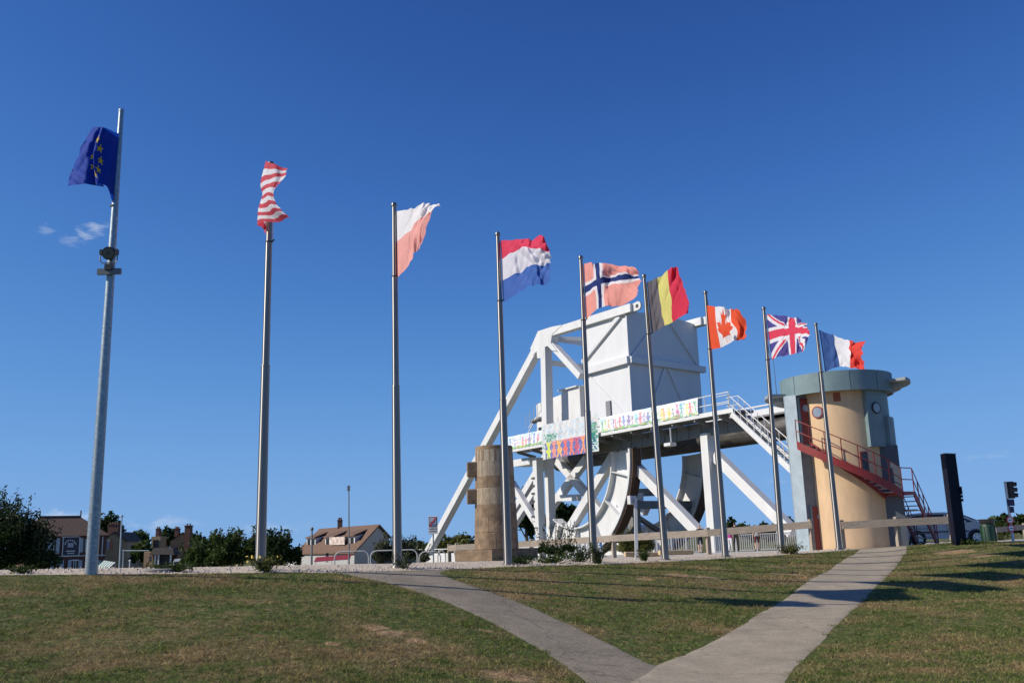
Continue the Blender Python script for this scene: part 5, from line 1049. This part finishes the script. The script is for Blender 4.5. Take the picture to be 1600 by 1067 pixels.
# brick cafe on the left: facade towards us
CY = 100; A = at(38, 870, CY-2); B = at(164, 870, CY+2.6); ze = at(150, 835.5, CY).z; zr = at(110, 807, CY+3).z
cafe = thing('brick_cafe', Vector(((A.x+B.x)/2, CY, FZ)), 'dark brick cafe with brown roof and white shutters behind the left bush', 'building')
fd = (B-A); fd.z = 0; fl_ = fd.length; fd.normalize(); bk = Vector((-fd.y, fd.x, 0)); bk = bk if bk.y > 0 else -bk
A0 = Vector((A.x, A.y, 0)); B0_ = Vector((B.x, B.y, 0)); dep_ = 7.5
MB().hexa([p+Z*FZ for p in (A0, B0_, B0_+bk*dep_, A0+bk*dep_)]+[p+Z*ze for p in (A0, B0_, B0_+bk*dep_, A0+bk*dep_)]).build('wall', m_brick, cafe)
o_ = .3; r1 = A0+fd*1.8+bk*dep_/2; r2 = B0_-fd*1.9+bk*dep_/2; ea = [A0-fd*o_-bk*o_, B0_+fd*o_-bk*o_, B0_+fd*o_+bk*(dep_+o_), A0-fd*o_+bk*(dep_+o_)]
rf_ = MB().add([p+Z*ze for p in ea]+[r1+Z*zr, r2+Z*zr], [(0, 1, 5, 4), (1, 2, 5), (2, 3, 4, 5), (3, 0, 4), (3, 2, 1, 0)]).build('roof', m_roofd, cafe)
MB().tube([r2+Z*zr, r2+Z*(zr+.7)], .07, 6).build('finial', m_roofd, rf_); MB().tube([r1+Z*zr, r1+Z*(zr+.7)], .07, 6).build('finial', m_roofd, rf_); MB().beam(r1+Z*(zr+.05), r2+Z*(zr+.05), .2, .2).build('ridge', m_roofd, rf_)
def fpt(px, py, out=.06):
    q = onplane(px, py, A0, bk); return q - bk*out
def panel(name, x0, x1, y0, y1, mat, par, out=.06, th=.05):
    a, b = fpt(x0, y1, out), fpt(x1, y1, out); z0, z1 = a.z, fpt(x0, y0, out).z; p = [Vector((q.x, q.y, 0)) for q in (a, b)]
    pts = [p[0], p[1], p[1]+bk*th, p[0]+bk*th]; return MB().hexa([q+Z*z0 for q in pts]+[q+Z*z1 for q in pts]).build(name, mat, par)
for x0, x1, y0, y1 in ((129, 137, 842, 862), (60, 68, 842, 862), (80, 86, 842, 864)):
    w = panel('window', x0, x1, y0, y1, m_dg, cafe); panel('shutter', x0-6.5, x0-.4, y0-1.5, y1+.5, m_shut, w, .14); panel('shutter', x1+.4, x1+6, y0-1.5, y1+.5, m_shut, w, .14)
    panel('mullion', (x0+x1)/2-.5, (x0+x1)/2+.5, y0, y1, m_wf, w, .12)
for x0, x1 in ((111, 121), (141, 150), (84, 92)):
    w = panel('window', x0, x1, 876, 890, m_dg, cafe); panel('shutter', x0-6, x0-.5, 875, 890, m_shut, w, .14); panel('shutter', x1+.5, x1+6.5, 875, 890, m_shut, w, .14)
    for f in (.33, .66): panel('glazing_bar', x0+(x1-x0)*f-.5, x0+(x1-x0)*f+.5, 876, 890, m_wf, w, .12)
    panel('lintel', x0-2, x1+2, 874.2, 876, m_wf, w, .12)
for y0 in (869.5,): panel('string_course', 60, 164, y0, y0+1.2, m_wf, cafe, .10)
sgn = panel('sign_panel', 97, 122, 839, 868, M('mural_dark', (.05, .05, .065), .7, var=.3), cafe, .12, .06)
for e in ((96, 123, 838, 839.3), (96, 123, 867.8, 869), (96, 97.2, 838, 869), (122, 123.2, 838, 869)): panel('sign_border', *e, m_wf, sgn, .16)
for k in range(9): a = math.pi*(k+.5)/9; panel('arched_letter', 109.5-8.5*math.cos(a)-.7, 109.5-8.5*math.cos(a)+.7, 851-7.5*math.sin(a)-1, 851-7.5*math.sin(a)+1.2, m_wf, sgn, .18)
panel('emblem', 105, 114, 848, 855, M('mural_pale', (.45, .45, .50), .8), sgn, .18); panel('letter_line', 103, 117, 860, 861.5, m_wf, sgn, .18); panel('letter_line', 104.5, 115.5, 863.5, 864.8, m_wf, sgn, .18)
for e in ((151, 152.2, 838, 869), (158, 159.2, 838, 869)): panel('pilaster', *e, m_wf, cafe, .12)
# cafe terrace: striped awning and small tables sheltered on the right
aw = thing('striped_awning', at(171, 884, 96), 'green and white striped awning right of the brick cafe', 'awning'); q0 = at(162, 875, 97); q1 = at(180, 878, 96)
for k in range(10):
    p0 = q0.lerp(q1, k/10); p1 = q0.lerp(q1, (k+1)/10); dn_ = Vector((-.1, -1.1, -.5)); MB().add([p0, p1, p1+dn_, p0+dn_, p0+dn_-Z*.25, p1+dn_-Z*.25], [(0, 1, 2, 3), (3, 2, 5, 4)]).build('stripe', m_wf if k % 2 else M('awning_green', (.08, .22, .15), .8), aw)
MB().beam(q0-Z*2.2, q0, .06, .06).build('support', m_wf, aw); MB().beam(q1-Z*2.2, q1, .06, .06).build('support', m_wf, aw)
def house(name, label, gA, gB, ap, back, mat_w, mat_r, chim=None, ow=.25):
    """gable wall gA-gB (eaves points) with apex ap facing us, ridge running along back"""
    a, b, c = gA, gB, ap; o = thing(name, Vector((a.x, a.y, FZ)), label, 'building')
    base = [Vector((a.x, a.y, FZ)), Vector((b.x, b.y, FZ))]
    MB().prism([base[0], base[1], b, c, a], back).build('wall', mat_w, o)
    f = -back.normalized()*ow; bb = back+back.normalized()*ow
    for e, nm in ((a, 'roof'), (b, 'roof')):
        d = (e-c)*1.06; up = Vector((0, 0, .12)); MB().hexa([c+f+up*.2, c+d+f+up*.2, c+d+bb+up*.2, c+bb+up*.2]+[p+up for p in (c+f+up*.2, c+d+f+up*.2, c+d+bb+up*.2, c+bb+up*.2)]).build('roof', mat_r, o)
    return o
def chimney(par, q, w, h, mat): o = MB().box(q+Z*h/2, (w, w*1.3, h)).build('chimney', mat, par); MB().box(q+Z*(h+.05), (w*1.2, w*1.5, .12)).build('chimney_cap', mat, o); [MB().tube([q+Vector((dx, 0, h)), q+Vector((dx, 0, h+.35))], .1, 6).build('pot', m_roofb, o) for dx in (-w*.25, w*.25)]
hY = 128; h3 = house('gabled_house', 'ochre gabled house with a tall brick chimney beyond the kiosk', at(266, 846, hY), at(315, 851, hY+3), at(286, 832.5, hY+1), Vector((-3.2, 9, 0)), m_ochre, m_roofd)
chimney(h3, at(293, 872, hY-.3), .75, at(293, 822, hY).z-at(293, 872, hY).z, m_brick); chimney(h3, at(277, 838, hY+4), .55, 1.0, m_brick); chimney(h3, at(247, 840, hY+8), .5, 1.2, m_brick)
q = at(248, 851, hY-1); d_ = MB().box(q, (1.2, 2.2, 2.2)).build('dormer', m_ochre, h3); MB().box(q+Vector((0, -1.12, .1)), (.7, .06, 1.1)).build('window', m_dg, d_)
for px in (272, 306): w = MB().box(at(px, 863, hY-.15), (.9, .1, 1.3)).build('window', m_dg, h3); MB().box(at(px, 863, hY-.22), (.08, .06, 1.3)).build('mullion', m_wf, w)
h2 = house('ochre_house', 'small ochre house with brown shutters right of the brick cafe', at(163, 843, 112), at(199, 846, 114), at(180, 832, 113), Vector((-1, 8, 0)), m_ochre, m_roofd)
w = MB().box(at(168.5, 851, 111.8), (.8, .12, 1.1)).build('window', m_shut, h2)
for s_ in (-1, 1): MB().box(at(168.5+s_*5, 851, 111.7), (.38, .1, 1.15)).build('shutter', M('brown_shutter', (.06, .025, .02), .7), w)
chimney(h2, at(174, 836, 114), .6, 1.2, m_brick); chimney(h2, at(182, 836, 114), .6, 1.2, m_brick)
# restaurant with long brown roof and dormers
rA = at(473, 869, 101); rB = at(553, 863, 88); rC = at(608, 840, 95); rAp = at(591, 821.5, 92); rL = at(499, 829.5, 105); 
rs = thing('restaurant', Vector((rB.x, rB.y, FZ)), 'grey restaurant with long brown tiled roof and three dormers', 'building')
bkv = rL-rAp; bkv.z = 0
wl = [Vector((rB.x, rB.y, FZ)), Vector((rC.x, rC.y, FZ)), rC-Z*.05, rAp-Z*.1, rB+(rAp-rB)*.02-Z*.1]
MB().prism(wl, bkv*.96).build('wall', m_wgrey, rs)
fo = -bkv.normalized()*.35; sl1 = (rB-rAp)*1.04; sl2 = (rC-rAp)*1.06
rr_ = None
for sl in (sl1, sl2):
    p4 = [rAp+fo, rAp+sl+fo, rAp+sl+bkv, rAp+bkv]; x = MB().hexa(p4+[p+Z*.16 for p in p4]).build('roof', m_roofb, rs); rr_ = rr_ or x
nrf = bkv.cross(sl1); nrf = (nrf if nrf.z > 0 else -nrf).normalized(); hor = Vector((sl1.x, sl1.y, 0)).normalized()
for f0 in (.10, .44, .76):
    c = rAp + bkv*(1-f0-.06) + sl1*.55; hw_ = bkv.normalized()*1.25
    p = [c-hw_+hor*.6-Z*.75, c+hw_+hor*.6-Z*.75, c+hw_+hor*.6+Z*.45, c-hw_+hor*.6+Z*.45]; bq_ = -hor*2.6
    d_ = MB().hexa([p[0], p[1], p[1]+bq_, p[0]+bq_, p[3], p[2], p[2]+bq_+Z*.4, p[3]+bq_+Z*.4]).build('dormer', m_wf, rr_)
    ov = hor*.25; tp = [p[3]+ov-hw_*.12+Z*.02, p[2]+ov+hw_*.12+Z*.02, p[2]+bq_+Z*.62, p[3]+bq_+Z*.62]; MB().hexa(tp+[t_+Z*.12 for t_ in tp]).build('dormer_roof', m_roofb, rr_)
    for g_ in (-.5, .5): cc = c+hw_*g_+hor*.63-Z*.05; e = hw_*.3; MB().hexa([cc-e-Z*.38, cc+e-Z*.38, cc+e+hor*.03-Z*.38, cc-e+hor*.03-Z*.38, cc-e+Z*.38, cc+e+Z*.38, cc+e+hor*.03+Z*.38, cc-e+hor*.03+Z*.38]).build('window', m_dg, rr_)
chimney(rs, rAp+bkv*.62-Z*.3, .42, 1.1, m_brick)
sgq = rAp+bkv*.34+sl1*.62+hor*.7; e = bkv.normalized()*1.9; MB().hexa([sgq-e-Z*.1, sgq+e-Z*.1, sgq+e+hor*.05-Z*.1, sgq-e+hor*.05-Z*.1]+[t_+Z*.75 for t_ in (sgq-e-Z*.1, sgq+e-Z*.1, sgq+e+hor*.05-Z*.1, sgq-e+hor*.05-Z*.1)]).build('roof_sign', M('orange_sign', (.65, .40, .28), .7, var=.5, scale=3, col2=(.8, .72, .66)), rs)
gq = (wl[1]-wl[0]); gn = Vector((-gq.y, gq.x, 0)).normalized(); gn = gn if gn.y < 0 else -gn
def gp(px, py): return onplane(px, py, wl[0], gn)+gn*.06
a, b = gp(585, 855), gp(594, 841); pst = MB().hexa([Vector((x.x, x.y, z)) for z in (a.z, b.z) for x in (a, b, b+gn*.04, a+gn*.04)]).build('poster', M('poster_dark', (.05, .045, .06), .7, var=.3), rs)
for x0, x1, y0, y1, mt in ((585.5, 593.5, 841.5, 846, M('poster_red', (.35, .03, .05), .7)), (587, 590, 848, 852, m_wf), (590.5, 593, 851, 854, m_wf)):
    a, b = gp(x0, y1)+gn*.06, gp(x1, y0)+gn*.06; MB().hexa([Vector((x.x, x.y, z)) for z in (a.z, b.z) for x in (a, b, b+gn*.02, a+gn*.02)]).build('poster_print', mt, pst)
a, b = at(494, 871, 86), at(549, 867, 85); aw2 = thing('red_awning', Vector((a.x, a.y, FZ)), 'long red awning along the front of the restaurant', 'awning')
dn_ = Vector((.1, -1.3, -.35)); MB().hexa([a, b, b+dn_, a+dn_]+[t_+Z*.05 for t_ in (a, b, b+dn_, a+dn_)]).build('canvas', M('awning_red', (.22, .015, .03), .8, var=.1), aw2)
for f in (.05, .5, .95): t_ = a.lerp(b, f)+dn_; MB().beam(Vector((t_.x, t_.y, FZ)), t_, .06, .06).build('pole', m_wf, aw2)
# kiosk with dark awning and white van
k0 = at(252, 884, 80); kk = thing('ochre_kiosk', Vector((k0.x, 80, FZ)), 'ochre kiosk with a dark canopy on white posts', 'kiosk')
zk = at(250, 862, 80).z; MB().box(Vector((at(237.5, 870, 80.4).x, 80.4, (zk+FZ)/2)), (.75, 1.6, zk-FZ+.1), 0, .03).build('wall', M('kiosk_orange', (.42, .26, .15), .9), kk)
ks_ = at(254, 862, 80); MB().add([ks_+Vector(p) for p in ((-.9, -.6, -.15), (1.15, -.6, -.25), (1.15, 1, -.25), (-.9, 1, -.15), (-.7, -.1, .35), (.9, -.1, .3), (.9, .7, .3), (-.7, .7, .35))], [(3, 2, 1, 0), (4, 5, 6, 7), (0, 1, 5, 4), (1, 2, 6, 5), (2, 3, 7, 6), (3, 0, 4, 7)]).build('canopy', M('canopy_black', (.03, .025, .022), .8), kk)
for px in (243, 248, 267): t_ = at(px, 866, 79.6); MB().beam(Vector((t_.x, t_.y, FZ)), t_, .10, .10).build('post', m_wf, kk)
MB().box(at(257, 877, 80.2), (.8, .1, 1.3)).build('panel', m_sk, kk); MB().box(at(235, 873, 79.5), (.2, .06, .45)).build('notice', M('notice_dark', (.06, .06, .08), .5), kk)
MB().box(ks_+Vector((0, .9, -1.6)), (1.8, .12, 2.6)).build('back_wall', M('kiosk_brown', (.08, .045, .035), .9), kk)
vq = at(283.5, 884, 75); vn_ = thing('white_van', Vector((vq.x, 75, vq.z-.9)), 'white van parked beyond the gravel left of the middle bush', 'van'); zv0 = vq.z-.9; zv1 = at(284, 872.5, 75).z
prv = [(-.50, .25), (.52, .25), (.55, .9), (.50, zv1-zv0-.15), (.40, zv1-zv0), (-.28, zv1-zv0), (-.42, zv1-zv0-.35), (-.52, .8)]
MB().prism([Vector((vq.x+x, 74.2, zv0+z)) for x, z in prv], Vector((0, 1.9, 0))).build('body', m_sw, vn_)
MB().box(Vector((vq.x, 74.18, zv0+.55)), (.9, .04, .06)).build('bumper', m_black, vn_)
for dx in (-.4, .4): MB().tube([Vector((vq.x+dx*.9, 74.15, zv0+.3)), Vector((vq.x+dx*.9, 74.4, zv0+.3))], .28, 14).build('wheel', m_black, vn_)
MB().box(Vector((vq.x-.05, 74.18, zv1-.35)), (.5, .03, .3)).build('window', m_dg, vn_)
# lamp columns and thin masts beyond
def mast(label, x0, y0, x1, y1, Yd, r, mat, head=None, name='lamp_post'):
    a, b = at(x0, y0, Yd), at(x1, y1, Yd); a.z = gz(a.x, a.y)-.2; o = thing(name, a, label, 'post', None); MB().tube([a, b], [r, r*.6], 8).build('shaft', mat, o)
    if head == 'lamp': MB().box(b+Vector((0, -.05, .1)), (.14, .2, .35), 0, .03).build('lamp_head', m_dkgrey, o)
    else: MB().sphere(b, r*1.3, 8, 6).build('cap', mat, o)
    return o
mast('thin tall grey mast in front of the restaurant', 545.8, 871, 545, 765, 60, .06, m_dkgrey, 'lamp', 'mast'); mast('short grey post left of the restaurant', 487, 874, 487.5, 826, 62, .09, m_dkgrey)
mast('slim white lamp post right of the galvanised flagpole', 187, 886, 190.5, 806, 60, .07, m_pale, None)
fp = mast('thin white frame with a long cross bar left of the ochre kiosk', 193, 886, 193, 860, 60, .05, m_pale); MB().tube([at(193, 860, 60), at(233, 860, 60)], .035, 6).build('cross_bar', m_pale, fp)
mast('short white post beyond the gravel left of the ochre kiosk', 203, 886, 203, 876, 58, .06, m_wf)

# ------------------------------------------------------------------ trees and shrubs
tree('dark fir-like tree behind the brick cafe roof', 174, 118, 796, 44, FZ, LEAF[0], 1800, .34, seed=3)
tree('round green tree right of the small ochre house', 212, 122, 829, 54, FZ, LEAF[1], 1700, .3, seed=4); tree('dark small conifer rising above the green trees', 224, 150, 824, 10, FZ, LEAF[0], 500, .26, seed=5)
tree('low green tree left of the gabled house', 226, 108, 846, 48, FZ, LEAF[1], 1500, .26, seed=9)
tree('dark tree behind the gabled house chimneys', 264, 160, 826, 40, FZ, LEAF[0], 1400, .38, seed=6); tree('round dark tree right of the gabled house', 318, 150, 832, 44, FZ, LEAF[0], 1500, .36, seed=7); tree('thin dark treetop over the gabled house roof', 275, 170, 818, 12, FZ, LEAF[0], 400, .3, seed=8)
for k, (px, yt, w_, Yd, lf) in enumerate(((632, 848, 60, 170, 0), (664, 842, 50, 170, 0), (700, 834, 70, 130, 2), (725, 832, 60, 128, 2), (690, 842, 60, 140, 1), (755, 838, 60, 150, 1))):
    tree(('broad ', 'low ', 'bright olive ', 'yellowish ', 'mid green ', 'far ')[k] + 'tree in the belt between the flagpole and the stone pillar', px, Yd, yt, w_, FZ, LEAF[lf], 1700, .34 if Yd > 140 else .26, 'tree belt left of the stone pillar', 20+k)
for k, (px, yt, w_, lf) in enumerate(((820, 764, 44, 0), (838, 790, 40, 0), (880, 776, 44, 0))): tree(('tall dark', 'lower dark', 'slim dark')[k]+' tree seen through the bridge struts', px, 120, yt, w_, FZ, LEAF[lf], 1800, .33, 'dark trees behind the bridge', 30+k)
for k, (px, yt, w_) in enumerate(((1138, 812, 36), (1172, 815, 40), (1205, 812, 50), (1225, 806, 34))): tree(('leftmost', 'second from the left', 'third from the left', 'rightmost')[k] + ' of four distant low trees behind the railing', px, 190, yt, w_, FZ, LEAF[(0, 1, 0, 1)[k]], 900, .5, 'distant trees behind the railing', 40+k)
for k, (px, yt, w_, lf) in enumerate(((1440, 812, 60, 1), (1550, 809, 50, 1), (1570, 805, 46, 0), (1596, 803, 50, 1), (1628, 801, 60, 0))): tree(('green tree behind the red stairs', 'low green tree behind the litter bin', 'dark tree just left of the traffic light post', 'green tree just right of the traffic light post', 'dark tree at the right edge')[k], px, 120, yt, w_, -.8, LEAF[lf], 1700, .28, 'trees at the far right', 50+k)
shrub('large dark bush with upright shoots at the left edge', [(-30, 850, 31, 1.6), (16, 842, 31, 1.2), (6, 856, 30.5, 1.2), (60, 872, 31, .72), (40, 872, 30.5, .9), (0, 880, 30.3, .8), (66, 884, 30.3, .5), (-40, 880, 30.3, .9)], LEAF[0], 27000, .05, -.6, 61, shoots=130, shoot_len=.6)
shrub('bushy green shrub left of the second flagpole', [(322, 876, 27, .55), (350, 864, 27, .50), (382, 866, 27, .54), (345, 872, 26.8, .6), (300, 876, 27, .35)], LEAF[1], 9000, .055, -.2, 62, shoots=60, shoot_len=.35)
shrub('dark green shrub right of the second flagpole', [(405, 870, 27.3, .52), (436, 866, 27, .50), (452, 874, 27, .38), (425, 872, 26.8, .6)], LEAF[0], 8000, .055, -.2, 63, shoots=50, shoot_len=.3)
shrub('greyish bush behind the white and red flag pole', [(605, 866, 33, .45), (628, 864, 33, .5), (644, 868, 33, .42), (598, 872, 32.6, .4), (660, 874, 32.4, .3)], LEAF[3], 7000, .05, -.2, 64, shoots=40, shoot_len=.35)
shrub('wispy shrub right of the stone pillar', [(848, 860, 33, .26), (868, 864, 32.6, .32), (888, 858, 33, .30)], LEAF[0], 5200, .034, .4, 65, shoots=26, shoot_len=.8)
shrub('olive bush under the tall struts behind the wooden fence', [(985, 858, 42, .55), (1008, 856, 42, .5)], LEAF[2], 3500, .05, .5, 66, shoots=30, shoot_len=.4)
yel = M('yellow_petals', (.65, .50, .10), .7)
weed('yellow flowering weeds round the second flagpole', 416, 894, .30, 34, 1, LEAF[2], .16, yel); weed('dry weeds at the foot of the white and red flag pole', 633, 889, .35, 18, 2, LEAF[3], .12); weed('tall grey weeds at the foot of the blue cross flag pole', 934, 881, .6, 36, 3, LEAF[3], .16)
weed('bright green weed by the thin white signpost', 1006, 877, .38, 22, 4, LEAF[1], .12); weed('green weeds at the lawn edge by the pillar plinth', 862, 880, .25, 40, 5, LEAF[1], .4); weed('weeds round the pole of the crosses flag', 1236, 865, .36, 40, 6, LEAF[2], .3)
weed('low weeds by the manhole', 268, 893, .14, 40, 7, LEAF[1], .28); weed('small green tuft on the left gravel', 33, 896, .14, 16, 8, LEAF[1], .12); weed('scrubby weeds at the plinth of the pillar', 815, 881, .22, 40, 9, LEAF[0], .35)
weed('dry tall weeds round the foot of the litter bin', 1562, 844, .42, 50, 10, LEAF[2], .5); weed('grass tuft at the foot of the dark pylon', 1512, 850, .16, 70, 11, LEAF[1], .3); weed('shrubby weeds behind the blue cross flag pole', 905, 878, .5, 40, 12, LEAF[0], .3)
# scattered stones on the gravel
gs = MB(); 
for _ in range(1500):
    k = random.random()*(len(edge_w)-1); i = int(k); p = np.array(edge_w[i])*(1-k+i)+np.array(edge_w[i+1])*(k-i); x, y = p[0]+random.uniform(-.05, .05), p[1]+abs(random.gauss(0, 1.2))-.04
    r = random.uniform(.012, .032); z = gz(x, y)+.014; a = random.uniform(0, 3); c, s = math.cos(a)*r, math.sin(a)*r
    gs.add([(x+c, y+s, z), (x-s, y+c, z), (x-c, y-s, z), (x+s, y-c, z), (x, y, z+r*.9)], [(0, 1, 4), (1, 2, 4), (2, 3, 4), (3, 0, 4)])
tag(gs.build('loose_stones', M('loose_stone', (.48, .42, .35), .9, var=.3)), 'loose pale stones along the gravel edge', 'stones', kind='stuff')
